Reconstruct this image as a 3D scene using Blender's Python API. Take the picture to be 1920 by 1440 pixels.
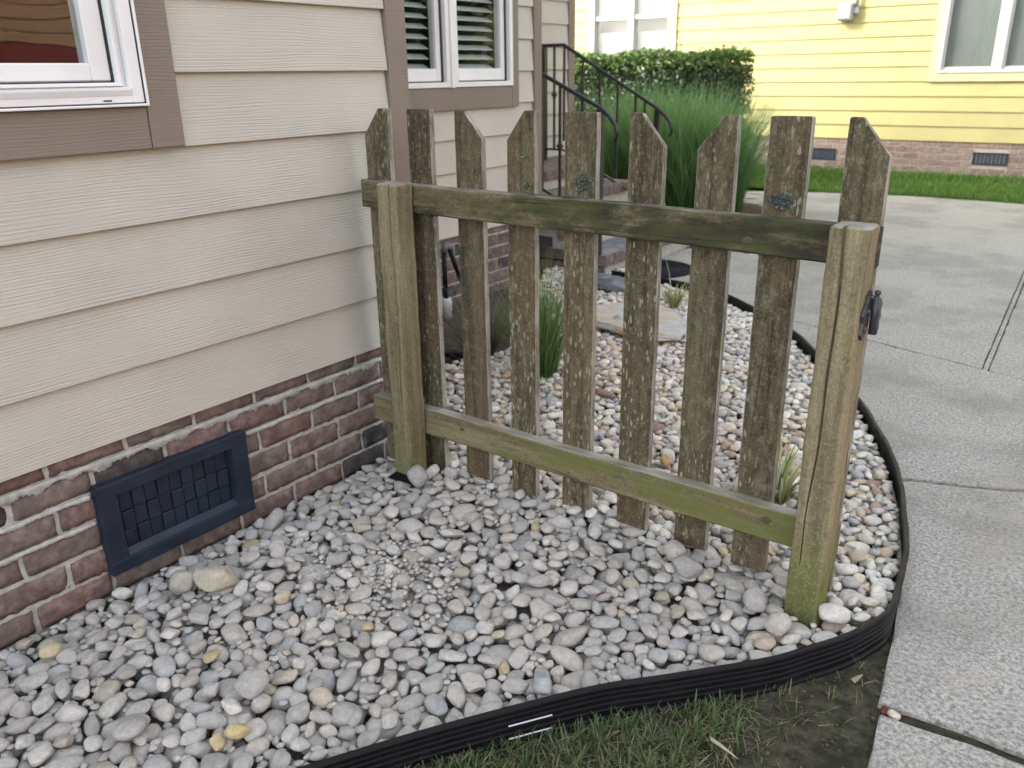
import bpy, bmesh, math, random
import numpy as np
from mathutils import Vector, Matrix

random.seed(7)
RNG = np.random.default_rng(11)
for o in list(bpy.data.objects):
    bpy.data.objects.remove(o, do_unlink=True)
scene = bpy.context.scene
COL = scene.collection

# ------------------------------------------------------------------ camera
CAM = Vector((1.9955, 0.0, 0.8748))
RIGHT = Vector((0.80080148, 0.59875682, -0.01439653))
UP = Vector((-0.1995719, 0.28942468, 0.93616473))
FWD = Vector((-0.56470173, 0.74680896, -0.35126675))
cd = bpy.data.cameras.new("camera")
cam = bpy.data.objects.new("camera", cd)
COL.objects.link(cam)
m = Matrix((RIGHT, UP, -FWD)).transposed().to_4x4()
m.translation = CAM
cam.matrix_world = m
cd.sensor_width = 36.0
cd.lens = 1550.75 / 1920 * 36
cd.clip_start = 0.05
cd.clip_end = 400
cd.dof.use_dof = True
cd.dof.focus_distance = 2.0
cd.dof.aperture_fstop = 4.8
scene.camera = cam

# ------------------------------------------------------------------ light
SUN_EL = math.radians(33.0)
SUN_AZ = math.atan2(-0.70, -0.714)          # measured from +Y towards +X
sun_dir = Vector((math.sin(SUN_AZ) * math.cos(SUN_EL), math.cos(SUN_AZ) * math.cos(SUN_EL), math.sin(SUN_EL)))
world = bpy.data.worlds.new("World")
scene.world = world
world.use_nodes = True
wn = world.node_tree
wn.nodes.clear()
sky = wn.nodes.new("ShaderNodeTexSky")
sky.sky_type = 'NISHITA'
sky.sun_disc = False
sky.sun_elevation = SUN_EL
sky.sun_rotation = SUN_AZ % (2 * math.pi)
sky.air_density = 1.0
sky.dust_density = 3.5
sky.ozone_density = 1.0
hs = wn.nodes.new("ShaderNodeHueSaturation")
hs.inputs['Saturation'].default_value = 0.35     # thin bright cloud veils the blue
bg = wn.nodes.new("ShaderNodeBackground")
bg.inputs['Strength'].default_value = 0.15
wo = wn.nodes.new("ShaderNodeOutputWorld")
wn.links.new(sky.outputs[0], hs.inputs['Color'])
wn.links.new(hs.outputs[0], bg.inputs[0])
wn.links.new(bg.outputs[0], wo.inputs[0])
sd = bpy.data.lights.new("sun", 'SUN')
sd.energy = 0.52
sd.angle = math.radians(10.0)
sd.color = (1.0, 0.95, 0.86)
sun = bpy.data.objects.new("sun", sd)
sun.rotation_euler = (-sun_dir).to_track_quat('-Z', 'Y').to_euler()
sun.location = (-20, -20, 20)
COL.objects.link(sun)
scene.view_settings.view_transform = 'Standard'
scene.view_settings.look = 'None'
scene.view_settings.exposure = 2.32
scene.view_settings.gamma = 1.0
scene.view_settings.use_curve_mapping = False
scene.render.engine = 'CYCLES'
scene.cycles.max_bounces = 7
scene.cycles.transparent_max_bounces = 12

# ------------------------------------------------------------------ mesh helpers
ROOT = {}


class MB:
    def __init__(self):
        self.v = []
        self.f = []

    def add(self, vs, fs):
        n = len(self.v)
        self.v.extend([tuple(p) for p in vs])
        self.f.extend([tuple(i + n for i in q) for q in fs])
        return self

    def box(self, x0, x1, y0, y1, z0, z1):
        return self.add([(x0, y0, z0), (x1, y0, z0), (x1, y1, z0), (x0, y1, z0), (x0, y0, z1), (x1, y0, z1), (x1, y1, z1), (x0, y1, z1)],
                        [(0, 3, 2, 1), (4, 5, 6, 7), (0, 1, 5, 4), (1, 2, 6, 5), (2, 3, 7, 6), (3, 0, 4, 7)])

    def cbox(self, x0, x1, y0, y1, z0, z1, c=0.003, seg=1):
        bm = bmesh.new()
        r = bmesh.ops.create_cube(bm, size=1.0)
        for v in bm.verts:
            v.co = Vector(((x0 + x1) / 2 + v.co.x * (x1 - x0), (y0 + y1) / 2 + v.co.y * (y1 - y0), (z0 + z1) / 2 + v.co.z * (z1 - z0)))
        bmesh.ops.bevel(bm, geom=list(bm.edges), offset=c, segments=seg, affect='EDGES', profile=0.5)
        bm.verts.index_update()
        self.add([v.co for v in bm.verts], [[v.index for v in f.verts] for f in bm.faces])
        bm.free()
        return self

    def tube(self, pts, r, n=8, cap=True):
        pts = [Vector(p) for p in pts]
        rs = r if isinstance(r, (list, tuple)) else [r] * len(pts)
        base = len(self.v)
        prev = None
        for i, p in enumerate(pts):
            d = (pts[min(i + 1, len(pts) - 1)] - pts[max(i - 1, 0)]).normalized()
            if prev is None:
                a = Vector((0, 0, 1)) if abs(d.z) < 0.9 else Vector((1, 0, 0))
                u = d.cross(a).normalized()
            else:
                u = (prev - d * prev.dot(d)).normalized()
            prev = u
            w = d.cross(u)
            for k in range(n):
                a = 2 * math.pi * k / n
                self.v.append(tuple(p + (u * math.cos(a) + w * math.sin(a)) * rs[i]))
        for i in range(len(pts) - 1):
            for k in range(n):
                a = base + i * n + k
                b = base + i * n + (k + 1) % n
                self.f.append((a, b, b + n, a + n))
        if cap:
            self.f.append(tuple(base + k for k in reversed(range(n))))
            self.f.append(tuple(base + (len(pts) - 1) * n + k for k in range(n)))
        return self

    def lathe(self, c, prof, n=24):
        base = len(self.v)
        for (r, z) in prof:
            for k in range(n):
                a = 2 * math.pi * k / n
                self.v.append((c[0] + r * math.cos(a), c[1] + r * math.sin(a), c[2] + z))
        for i in range(len(prof) - 1):
            for k in range(n):
                a = base + i * n + k
                b = base + i * n + (k + 1) % n
                self.f.append((a, b, b + n, a + n))
        return self

    def prism(self, poly, axis, a0, a1):
        """polygon (2D, the two other axes in x,y,z order) extruded along axis from a0 to a1"""
        n = len(poly)

        def mk(p, a):
            if axis == 0:
                return (a, p[0], p[1])
            if axis == 1:
                return (p[0], a, p[1])
            return (p[0], p[1], a)
        vs = [mk(p, a0) for p in poly] + [mk(p, a1) for p in poly]
        fs = [tuple(reversed(range(n))), tuple(range(n, 2 * n))]
        fs += [(i, (i + 1) % n, (i + 1) % n + n, i + n) for i in range(n)]
        return self.add(vs, fs)


def fix_normals(me):
    bm = bmesh.new()
    bm.from_mesh(me)
    bmesh.ops.recalc_face_normals(bm, faces=bm.faces)
    bm.to_mesh(me)
    bm.free()


def make_mesh(name, vs, fs, mat, smooth=False, fix=True):
    me = bpy.data.meshes.new(name)
    me.from_pydata([tuple(p) for p in vs], [], fs)
    if fix:
        fix_normals(me)
    if mat:
        me.materials.append(mat)
    if smooth:
        me.polygons.foreach_set("use_smooth", [True] * len(me.polygons))
    me.update()
    return me


def link(o, parent=None):
    COL.objects.link(o)
    if parent is not None:
        o.parent = parent
        ROOT[o] = ROOT[parent]
    return o


def obj(name, mb, mat, parent=None, smooth=False, fix=True):
    """one mesh object; coordinates given in world space"""
    if parent is not None:
        L = ROOT[parent]
        vs = [(p[0] - L[0], p[1] - L[1], p[2] - L[2]) for p in mb.v]
    else:
        vs = mb.v
    o = bpy.data.objects.new(name, make_mesh(name, vs, mb.f, mat, smooth, fix))
    link(o, parent)
    if parent is None:
        ROOT[o] = (0, 0, 0)
    return o


def tag(o, label=None, cat=None, group=None, kind=None):
    if label:
        o["label"] = label
    if cat:
        o["category"] = cat
    if group:
        o["group"] = group
    if kind:
        o["kind"] = kind
    return o


def thing(name, label, cat, loc=(0, 0, 0), group=None, kind=None):
    o = bpy.data.objects.new(name, None)
    o.empty_display_size = 0.1
    o.location = loc
    COL.objects.link(o)
    ROOT[o] = tuple(loc)
    return tag(o, label, cat, group, kind)


def piece(name, me, loc, parent, rot=None, scale=None, color=None):
    """object that shares mesh data, placed by world position under a parent"""
    o = bpy.data.objects.new(name, me)
    L = ROOT[parent] if parent is not None else (0, 0, 0)
    o.location = (loc[0] - L[0], loc[1] - L[1], loc[2] - L[2])
    if rot is not None:
        o.rotation_euler = rot
    if scale is not None:
        o.scale = scale
    if color is not None:
        o.color = color
    COL.objects.link(o)
    if parent is not None:
        o.parent = parent
    ROOT[o] = loc
    return o


# ------------------------------------------------------------------ material helpers
class NT:
    def __init__(self, name):
        self.mat = bpy.data.materials.new(name)
        self.mat.use_nodes = True
        self.t = self.mat.node_tree
        self.bsdf = self.t.nodes["Principled BSDF"]

    def n(self, typ, **kw):
        nd = self.t.nodes.new(typ)
        for k, v in kw.items():
            setattr(nd, k, v)
        return nd

    def l(self, a, b):
        self.t.links.new(a, b)

    def val(self, sock, v):
        if hasattr(v, 'links') or hasattr(v, 'is_output'):
            self.l(v, sock)
        else:
            sock.default_value = v

    def math(self, op, a, b=0.0, c=0.0):
        nd = self.n("ShaderNodeMath", operation=op)
        self.val(nd.inputs[0], a)
        self.val(nd.inputs[1], b)
        if op in ('MULTIPLY_ADD', 'SMOOTH_MIN'):
            self.val(nd.inputs[2], c)
        return nd.outputs[0]

    def mix(self, fac, a, b, blend='MIX'):
        nd = self.n("ShaderNodeMix", data_type='RGBA', blend_type=blend)
        self.val(nd.inputs[0], fac)
        for s, v in ((nd.inputs[6], a), (nd.inputs[7], b)):
            if isinstance(v, tuple) and len(v) == 3:
                v = v + (1.0,)
            self.val(s, v)
        return nd.outputs[2]

    def ramp(self, fac, stops):
        nd = self.n("ShaderNodeValToRGB")
        cr = nd.color_ramp
        while len(cr.elements) > 1:
            cr.elements.remove(cr.elements[0])
        for i, (p, c) in enumerate(stops):
            e = cr.elements[0] if i == 0 else cr.elements.new(p)
            e.position = p
            e.color = c + (1.0,) if len(c) == 3 else c
        self.l(fac, nd.inputs[0])
        return nd.outputs[0]

    def rng(self, v, a, b, c=0.0, d=1.0):
        nd = self.n("ShaderNodeMapRange")
        nd.interpolation_type = 'SMOOTHSTEP'
        self.val(nd.inputs[0], v)
        for i, q in enumerate((a, b, c, d)):
            nd.inputs[i + 1].default_value = q
        return nd.outputs[0]

    def coord(self, scale=(1, 1, 1), rand=True, world=False):
        """object coordinates, shifted per object"""
        if world:
            src = self.n("ShaderNodeNewGeometry").outputs['Position']
            rand = False
        else:
            src = self.n("ShaderNodeTexCoord").outputs['Object']
        mp = self.n("ShaderNodeMapping")
        mp.inputs['Scale'].default_value = scale
        self.l(src, mp.inputs['Vector'])
        out = mp.outputs[0]
        if rand:
            oi = self.n("ShaderNodeObjectInfo")
            mul = self.n("ShaderNodeVectorMath", operation='MULTIPLY_ADD')
            cx = self.n("ShaderNodeCombineXYZ")
            for i, k in enumerate((37.0, 53.0, 71.0)):
                self.l(self.math('MULTIPLY', oi.outputs['Random'], k), cx.inputs[i])
            self.l(out, mul.inputs[0])
            mul.inputs[1].default_value = (1, 1, 1)
            self.l(cx.outputs[0], mul.inputs[2])
            out = mul.outputs[0]
        return out

    def noise(self, vec, scale, detail=4, rough=0.55, dist=0.0):
        nd = self.n("ShaderNodeTexNoise")
        self.l(vec, nd.inputs['Vector'])
        nd.inputs['Scale'].default_value = scale
        nd.inputs['Detail'].default_value = detail
        nd.inputs['Roughness'].default_value = rough
        nd.inputs['Distortion'].default_value = dist
        return nd.outputs[0]

    def voro(self, vec, scale, feature='F1', out='Distance'):
        nd = self.n("ShaderNodeTexVoronoi", feature=feature)
        self.l(vec, nd.inputs['Vector'])
        nd.inputs['Scale'].default_value = scale
        return nd.outputs[out]

    def bump(self, h, strength, dist, prev=None):
        nd = self.n("ShaderNodeBump")
        nd.inputs['Strength'].default_value = strength
        nd.inputs['Distance'].default_value = dist
        self.l(h, nd.inputs['Height'])
        if prev is not None:
            self.l(prev, nd.inputs['Normal'])
        return nd.outputs[0]

    def done(self, color, rough=0.6, normal=None, spec=0.4):
        if isinstance(color, tuple) and len(color) == 3:
            color = color + (1.0,)
        self.val(self.bsdf.inputs['Base Color'], color)
        self.val(self.bsdf.inputs['Roughness'], rough)
        self.bsdf.inputs['Specular IOR Level'].default_value = spec
        if normal is not None:
            self.l(normal, self.bsdf.inputs['Normal'])
        return self.mat


def simple(name, col, rough=0.6, spec=0.4, var=0.12, scale=9.0, bump=0.0, bscale=60.0):
    t = NT(name)
    c = t.coord()
    n = t.noise(c, scale, 5)
    f = t.rng(n, 0.3, 0.7)
    lo = tuple(x * (1 - var) for x in col)
    hi = tuple(min(1, x * (1 + var)) for x in col)
    nm = t.bump(t.noise(c, bscale, 4), bump, 0.002) if bump else None
    return t.done(t.mix(f, lo, hi), rough, nm, spec)


def siding_mat(name, col, axis, strength=0.6, grain=True):
    """painted lap board with an embossed wood grain that runs along the board"""
    t = NT(name)
    st = [1, 1, 1]
    st[axis] = 0.17
    warp = t.noise(t.coord(tuple(st)), 9.0, 3, 0.55)
    c = t.coord((1, 1, 1))
    sep = t.n("ShaderNodeSeparateXYZ")
    t.l(c, sep.inputs[0])
    z = sep.outputs[2]
    zw = t.math('MULTIPLY_ADD', warp, 0.036, z)
    s = t.math('SINE', t.math('MULTIPLY', zw, 2 * math.pi / 0.0082))
    s2 = t.math('SINE', t.math('MULTIPLY_ADD', warp, 14.0, t.math('MULTIPLY', zw, 2 * math.pi / 0.0053)))
    st[axis] = 0.10
    fine = t.noise(t.coord(tuple(st)), 150.0, 3, 0.6)
    amp = t.rng(t.noise(t.coord((0.5, 0.5, 2.0)), 6.0, 2), 0.3, 0.65, 0.25, 1.0)
    h = t.math('MULTIPLY', t.math('ADD', t.math('MULTIPLY', s, 0.5), t.math('MULTIPLY', s2, 0.35)), amp)
    h = t.math('ADD', h, t.math('MULTIPLY', fine, 1.1))
    nm = t.bump(h, strength, 0.0012) if grain else None
    blot = t.noise(t.coord((1, 1, 1)), 3.0, 4)
    fcol = t.mix(t.rng(blot, 0.3, 0.7), tuple(x * 0.94 for x in col), tuple(min(1, x * 1.04) for x in col))
    fcol = t.mix(t.math('MULTIPLY', t.rng(h, -0.1, -0.9), 0.25), fcol, tuple(x * 0.62 for x in col))
    return t.done(fcol, 0.62, nm, 0.3)


M = {}
M['tan_siding'] = siding_mat("tan_siding", (0.505, 0.490, 0.432), 1, 0.55)
M['yellow_siding'] = siding_mat("yellow_siding", (0.52, 0.465, 0.205), 0, 0.15)
M['brown_trim'] = siding_mat("brown_trim", (0.225, 0.188, 0.158), 1, 0.35)
M['yellow_trim'] = simple("yellow_trim", (0.62, 0.56, 0.31), 0.55, var=0.04)
M['white_vinyl'] = simple("white_vinyl", (0.76, 0.77, 0.78), 0.35, 0.5, var=0.05, scale=4)
M['gasket'] = simple("gasket", (0.03, 0.03, 0.032), 0.6)
M['sheathing'] = simple("sheathing", (0.30, 0.27, 0.24), 0.8)
M['dark_room'] = simple("dark_room", (0.035, 0.03, 0.028), 0.9)
M['blind'] = simple("blind", (0.78, 0.79, 0.78), 0.45, var=0.03)
M['off_white'] = simple('off_white', (0.55, 0.55, 0.52), 0.5, var=0.05, scale=4)
M['yellow_blind'] = simple('pale_blind', (0.47, 0.47, 0.44), 0.5, var=0.04)
M['grey_blind'] = simple("grey_blind", (0.30, 0.30, 0.285), 0.6, var=0.05, scale=2)
M['roof'] = simple("roof_shingle", (0.07, 0.065, 0.06), 0.9, var=0.3, scale=30)


def glass_mat():
    t = NT("window_glass")
    t.t.nodes.remove(t.bsdf)
    tr = t.n("ShaderNodeBsdfTransparent")
    tr.inputs[0].default_value = (0.86, 0.89, 0.88, 1)
    gl = t.n("ShaderNodeBsdfGlossy")
    gl.inputs['Roughness'].default_value = 0.01
    nm = t.bump(t.noise(t.coord(), 2.2, 2), 0.25, 0.01)
    t.l(nm, gl.inputs['Normal'])
    fr = t.n("ShaderNodeFresnel")
    fr.inputs['IOR'].default_value = 1.75
    mx = t.n("ShaderNodeMixShader")
    geo = t.n("ShaderNodeNewGeometry")
    t.l(t.math('MULTIPLY', fr.outputs[0], t.math('SUBTRACT', 1.0, geo.outputs['Backfacing'])), mx.inputs[0])
    t.l(tr.outputs[0], mx.inputs[1])
    t.l(gl.outputs[0], mx.inputs[2])
    t.l(mx.outputs[0], t.t.nodes["Material Output"].inputs[0])
    return t.mat


M['glass'] = glass_mat()


def brick_mat(name, stops, smear=0.35):
    t = NT(name)
    oi = t.n("ShaderNodeObjectInfo")
    base = t.ramp(oi.outputs['Random'], stops)
    c = t.coord()
    n1 = t.noise(c, 28, 6, 0.65)
    n2 = t.noise(c, 110, 5, 0.7)
    col = t.mix(t.rng(n1, 0.35, 0.7), t.mix(1.0, base, (0.55, 0.55, 0.56), 'MULTIPLY'), base)
    col = t.mix(t.math('MULTIPLY', t.rng(n2, 0.58, 0.78), 0.5), col, (0.36, 0.30, 0.26))
    dust = t.rng(t.noise(c, 14, 5, 0.6), 0.52, 0.75, 0.0, smear)
    col = t.mix(dust, col, (0.33, 0.31, 0.28))
    h = t.math('ADD', n1, t.math('MULTIPLY', n2, 0.5))
    return t.done(col, 0.85, t.bump(h, 0.9, 0.006), 0.2)


M['brick'] = brick_mat("wall_brick", [(0.0, (0.275, 0.190, 0.172)), (0.3, (0.235, 0.175, 0.158)), (0.5, (0.255, 0.205, 0.182)),
                                      (0.7, (0.225, 0.188, 0.168)), (0.86, (0.285, 0.18, 0.157)), (0.95, (0.085, 0.078, 0.078)), (1.0, (0.07, 0.068, 0.07))])
M['brick_pale'] = brick_mat("house_brick_pale", [(0.0, (0.40, 0.30, 0.245)), (0.4, (0.36, 0.27, 0.225)), (0.7, (0.44, 0.345, 0.28)), (0.95, (0.30, 0.21, 0.185)), (1.0, (0.45, 0.34, 0.24))], 0.3)
M['brick_grey'] = brick_mat("far_wall_brick", [(0.0, (0.23, 0.175, 0.155)), (0.4, (0.20, 0.165, 0.15)), (0.75, (0.25, 0.19, 0.165)), (0.85, (0.10, 0.10, 0.115)), (1.0, (0.09, 0.09, 0.105))], 0.4)


def mortar_mat(name, col):
    t = NT(name)
    c = t.coord()
    n = t.noise(c, 40, 6, 0.7)
    cc = t.mix(t.rng(n, 0.3, 0.7), tuple(x * 0.65 for x in col), col)
    return t.done(cc, 0.9, t.bump(t.noise(c, 120, 5, 0.7), 0.8, 0.003), 0.2)


M['mortar'] = mortar_mat("mortar", (0.54, 0.55, 0.51))
M['mortar_pale'] = mortar_mat("mortar_pale", (0.60, 0.52, 0.44))


def wood_mat(name, base, dark, pale, axis, moss=0.5, moss_top=None, spots=0.0, stain=0.5, patch=(0.62, 0.74), streak=1.0, mott=0.4):
    """weathered timber: grain along axis, algae stains, pale lichen flecks, moss low down"""
    t = NT(name)
    st = [1.0, 1.0, 1.0]
    st[axis] = 0.045
    c = t.coord(tuple(st))
    g1 = t.noise(c, 95, 5, 0.65, 0.2)
    g2 = t.noise(c, 30, 4, 0.6, 0.6)
    st2 = [1.0, 1.0, 1.0]
    st2[axis] = 0.25
    c2 = t.coord(tuple(st2))
    blot = t.noise(c2, 9, 5, 0.6)
    col = t.mix(t.rng(g2, 0.32, 0.68), dark, base)
    col = t.mix(t.math('MULTIPLY', t.rng(g1, 0.54, 0.66), 0.65 * streak), col, pale)
    col = t.mix(t.math('MULTIPLY', t.rng(g1, 0.44, 0.34), 0.75 * streak), col, tuple(x * 0.42 for x in dark))
    col = t.mix(t.math('MULTIPLY', t.rng(blot, patch[0], patch[1]), stain), col, (0.035, 0.036, 0.026))
    mo = t.noise(c2, 15, 6, 0.65)
    col = t.mix(t.math('MULTIPLY', t.rng(mo, 0.5, 0.72), moss), col, (0.10, 0.115, 0.045))
    if moss_top is not None:
        geo = t.n("ShaderNodeNewGeometry")
        sp = t.n("ShaderNodeSeparateXYZ")
        t.l(geo.outputs['Position'], sp.inputs[0])
        zz = t.math('MULTIPLY_ADD', t.noise(c2, 12, 4), 0.16, sp.outputs[2])
        low = t.rng(zz, moss_top[1], moss_top[0])
        col = t.mix(t.math('MULTIPLY', low, moss_top[2]), col, t.mix(t.rng(mo, 0.3, 0.7), (0.10, 0.125, 0.035), (0.165, 0.195, 0.055)))
    st4 = [1.0, 1.0, 1.0]
    st4[axis] = 0.03
    ln = t.math('ABSOLUTE', t.math('SUBTRACT', t.noise(t.coord(tuple(st4)), 24, 2, 0.5, 0.3), 0.5))
    ck = t.math('MULTIPLY', t.rng(ln, 0.012, 0.003), t.rng(t.noise(c2, 6, 3), 0.45, 0.6))
    col = t.mix(t.math('MULTIPLY', ck, 0.75 * min(1, streak + 0.1)), col, (0.022, 0.018, 0.013))
    stm = [1.0, 1.0, 1.0]
    stm[axis] = 0.40
    mt = t.noise(t.coord(tuple(stm)), 62, 6, 0.72)
    col = t.mix(t.math('MULTIPLY', t.rng(mt, 0.53, 0.66), mott), col, pale)
    col = t.mix(t.math('MULTIPLY', t.rng(mt, 0.48, 0.36), mott * 1.2), col, tuple(x * 0.55 for x in dark))
    brn = t.noise(c2, 7, 4, 0.6)
    col = t.mix(t.math('MULTIPLY', t.rng(brn, 0.48, 0.62), 0.45 * (1.0 if spots > 0 else 0.3)), col, (0.15, 0.105, 0.062))
    oiw = t.n("ShaderNodeObjectInfo")
    col = t.mix(1.0, col, t.ramp(oiw.outputs['Random'], [(0.0, (0.82, 0.82, 0.82)), (0.5, (1.0, 0.98, 0.95)), (1.0, (1.14, 1.13, 1.10))]), 'MULTIPLY')
    ws = t.noise(t.coord((1, 1, 1)), 160, 4, 0.7)
    col = t.mix(t.math('MULTIPLY', t.rng(ws, 0.54, 0.68), 0.5), col, pale)
    col = t.mix(t.math('MULTIPLY', t.rng(ws, 0.46, 0.34), 0.5), col, tuple(x * 0.5 for x in dark))
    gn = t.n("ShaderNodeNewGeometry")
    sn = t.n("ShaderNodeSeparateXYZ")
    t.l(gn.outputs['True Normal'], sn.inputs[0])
    if axis == 2:      # pale lichen crust and painted edge highlights on the sawn edges of boards
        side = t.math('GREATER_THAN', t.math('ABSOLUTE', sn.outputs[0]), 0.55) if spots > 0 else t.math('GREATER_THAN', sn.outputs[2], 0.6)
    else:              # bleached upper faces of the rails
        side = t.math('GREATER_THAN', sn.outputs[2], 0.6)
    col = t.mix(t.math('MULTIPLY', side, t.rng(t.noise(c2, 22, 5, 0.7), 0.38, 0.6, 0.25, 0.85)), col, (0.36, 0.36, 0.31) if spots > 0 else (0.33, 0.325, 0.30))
    if name == 'lower_rail_timber':
        xs = t.n("ShaderNodeSeparateXYZ")
        t.l(gn.outputs['Position'], xs.inputs[0])
        alg = t.math('MULTIPLY_ADD', t.noise(t.coord((0.6, 1, 2.2)), 7, 5, 0.6), 2.4, t.math('MULTIPLY', xs.outputs[0], 0.5))
        col = t.mix(t.math('MULTIPLY', t.math('MULTIPLY', t.rng(alg, 1.45, 1.85), 0.75), t.math('SUBTRACT', 1.0, side)), col, (0.135, 0.15, 0.045))
    if name == 'rail_timber':
        xs = t.n("ShaderNodeSeparateXYZ")
        t.l(gn.outputs['Position'], xs.inputs[0])
        alg = t.math('MULTIPLY_ADD', t.noise(t.coord((0.6, 1, 1.6)), 8, 5, 0.65), 2.2, t.math('MULTIPLY', xs.outputs[0], 0.42))
        col = t.mix(t.math('MULTIPLY', t.rng(alg, 1.25, 1.62), 0.88), col, t.mix(t.rng(mo, 0.4, 0.65), (0.026, 0.027, 0.02), (0.062, 0.068, 0.026)))
    h = t.math('ADD', t.math('MULTIPLY', g1, 0.7), g2)
    h = t.math('SUBTRACT', h, t.math('MULTIPLY', ck, 1.5))
    if spots > 0:
        st3 = [1.0, 1.0, 1.0]
        st3[axis] = 0.34
        c3 = t.coord(tuple(st3))
        wv = t.n("ShaderNodeVectorMath", operation='MULTIPLY_ADD')
        nz = t.n("ShaderNodeTexNoise")
        t.l(c3, nz.inputs['Vector'])
        nz.inputs['Scale'].default_value = 60
        t.l(nz.outputs['Color'], wv.inputs[0])
        wv.inputs[1].default_value = (0.014, 0.014, 0.014)
        t.l(c3, wv.inputs[2])
        v = t.voro(wv.outputs[0], 95)
        vc = t.voro(wv.outputs[0], 95, out='Color')
        s1 = t.n("ShaderNodeSeparateColor")
        t.l(vc, s1.inputs[0])
        pres = t.math('GREATER_THAN', s1.outputs[0], 1.0 - spots * 0.8)
        cl = t.rng(t.noise(c2, 5, 3), 0.4, 0.6)
        msk = t.math('MULTIPLY', t.math('MULTIPLY', t.rng(t.math('SUBTRACT', v, t.math('MULTIPLY', s1.outputs[1], 0.30)), 0.16, 0.04), pres), cl)
        lc = t.mix(s1.outputs[1], (0.36, 0.37, 0.28), (0.36, 0.33, 0.23))
        lc = t.mix(t.math('GREATER_THAN', s1.outputs[2], 0.86), lc, (0.24, 0.34, 0.27))
        col = t.mix(t.math('MULTIPLY', msk, 0.8), col, lc)
        h = t.math('ADD', h, t.math('MULTIPLY', msk, 0.5))
    return t.done(col, 0.85, t.bump(h, 0.75, 0.003), 0.2)


M['wood_post'] = wood_mat("post_timber", (0.272, 0.240, 0.150), (0.15, 0.13, 0.08), (0.40, 0.355, 0.235), 2, 0.15, (-0.22, 0.02, 0.85), stain=0.45, streak=0.4, mott=0.22)
M['wood_post_dry'] = wood_mat("dry_post_timber", (0.272, 0.240, 0.150), (0.15, 0.13, 0.08), (0.40, 0.355, 0.235), 2, 0.15, (-0.33, -0.05, 0.5), stain=0.35, streak=0.45, mott=0.22)
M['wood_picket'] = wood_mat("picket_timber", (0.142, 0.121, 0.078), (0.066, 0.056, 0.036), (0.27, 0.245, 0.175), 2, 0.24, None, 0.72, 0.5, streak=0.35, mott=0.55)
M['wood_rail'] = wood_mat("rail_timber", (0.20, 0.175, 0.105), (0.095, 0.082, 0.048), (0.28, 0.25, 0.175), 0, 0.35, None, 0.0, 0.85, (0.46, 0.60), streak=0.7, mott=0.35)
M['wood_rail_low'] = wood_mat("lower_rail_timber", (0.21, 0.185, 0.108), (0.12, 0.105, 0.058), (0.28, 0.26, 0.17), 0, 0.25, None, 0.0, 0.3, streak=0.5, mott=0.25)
M['crack'] = simple("crack_shadow_wood", (0.03, 0.024, 0.018), 0.95)


def concrete_mat():
    t = NT("concrete")
    c = t.coord(world=True)
    fine = t.noise(c, 95, 6, 0.8)
    mid = t.noise(c, 40, 6, 0.7)
    big = t.noise(c, 1.7, 5, 0.6)
    big2 = t.noise(c, 6.5, 4, 0.6)
    col = t.mix(t.rng(fine, 0.36, 0.64), (0.165, 0.163, 0.152), (0.50, 0.495, 0.465))
    col = t.mix(t.math('MULTIPLY', t.rng(mid, 0.52, 0.72), 0.5), col, (0.47, 0.46, 0.435))
    col = t.mix(t.math('MULTIPLY', t.rng(mid, 0.46, 0.3), 0.6), col, (0.17, 0.165, 0.15))
    col = t.mix(t.math('MULTIPLY', t.rng(big, 0.42, 0.62), 0.45), col, (0.165, 0.16, 0.145))
    col = t.mix(t.math('MULTIPLY', t.rng(big2, 0.48, 0.7), 0.3), col, (0.42, 0.395, 0.35))
    h = t.math('ADD', fine, t.math('MULTIPLY', mid, 0.8))
    return t.done(col, 0.85, t.bump(h, 0.8, 0.004), 0.2)


M['concrete'] = concrete_mat()


def soil_mat(name, a, b, bs=0.9):
    t = NT(name)
    c = t.coord(world=True)
    n = t.noise(c, 30, 8, 0.7)
    n2 = t.noise(c, 5, 4)
    col = t.mix(t.rng(n, 0.35, 0.7), a, b)
    col = t.mix(t.math('MULTIPLY', t.rng(n2, 0.45, 0.7), 0.6), col, tuple(x * 0.6 for x in a))
    return t.done(col, 0.95, t.bump(n, bs, 0.01), 0.15)


M['soil'] = soil_mat("lawn_soil", (0.030, 0.031, 0.021), (0.095, 0.088, 0.062))
M['bed_soil0'] = soil_mat("bed_soil", (0.05, 0.042, 0.034), (0.12, 0.10, 0.08))


def bed_mat():
    t = NT("bed_floor")
    c = t.coord(world=True)
    n = t.noise(c, 30, 8, 0.7)
    sp = t.n("ShaderNodeSeparateXYZ")
    t.l(c, sp.inputs[0])
    f = t.rng(t.math('MULTIPLY_ADD', n, 0.1, sp.outputs[1]), 2.0, 1.9)
    col = t.mix(t.rng(n, 0.35, 0.7), (0.05, 0.042, 0.034), (0.12, 0.10, 0.08))
    col = t.mix(f, col, t.mix(t.rng(n, 0.35, 0.7), (0.12, 0.117, 0.108), (0.24, 0.235, 0.22)))
    return t.done(col, 0.95, t.bump(n, 0.9, 0.01), 0.15)


M['bed_soil'] = bed_mat()
M['fines'] = soil_mat("gravel_fines", (0.22, 0.21, 0.19), (0.36, 0.35, 0.33))
M['lawn_ground'] = soil_mat("far_ground", (0.05, 0.075, 0.025), (0.09, 0.12, 0.04))


def plastic_mat():
    t = NT("black_plastic")
    c = t.coord(world=True)
    n = t.noise(c, 26, 5, 0.65)
    col = t.mix(t.rng(n, 0.5, 0.75), (0.005, 0.005, 0.007), (0.010, 0.010, 0.012))
    return t.done(col, t.rng(n, 0.3, 0.7, 0.42, 0.6), None, 0.25)


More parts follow.
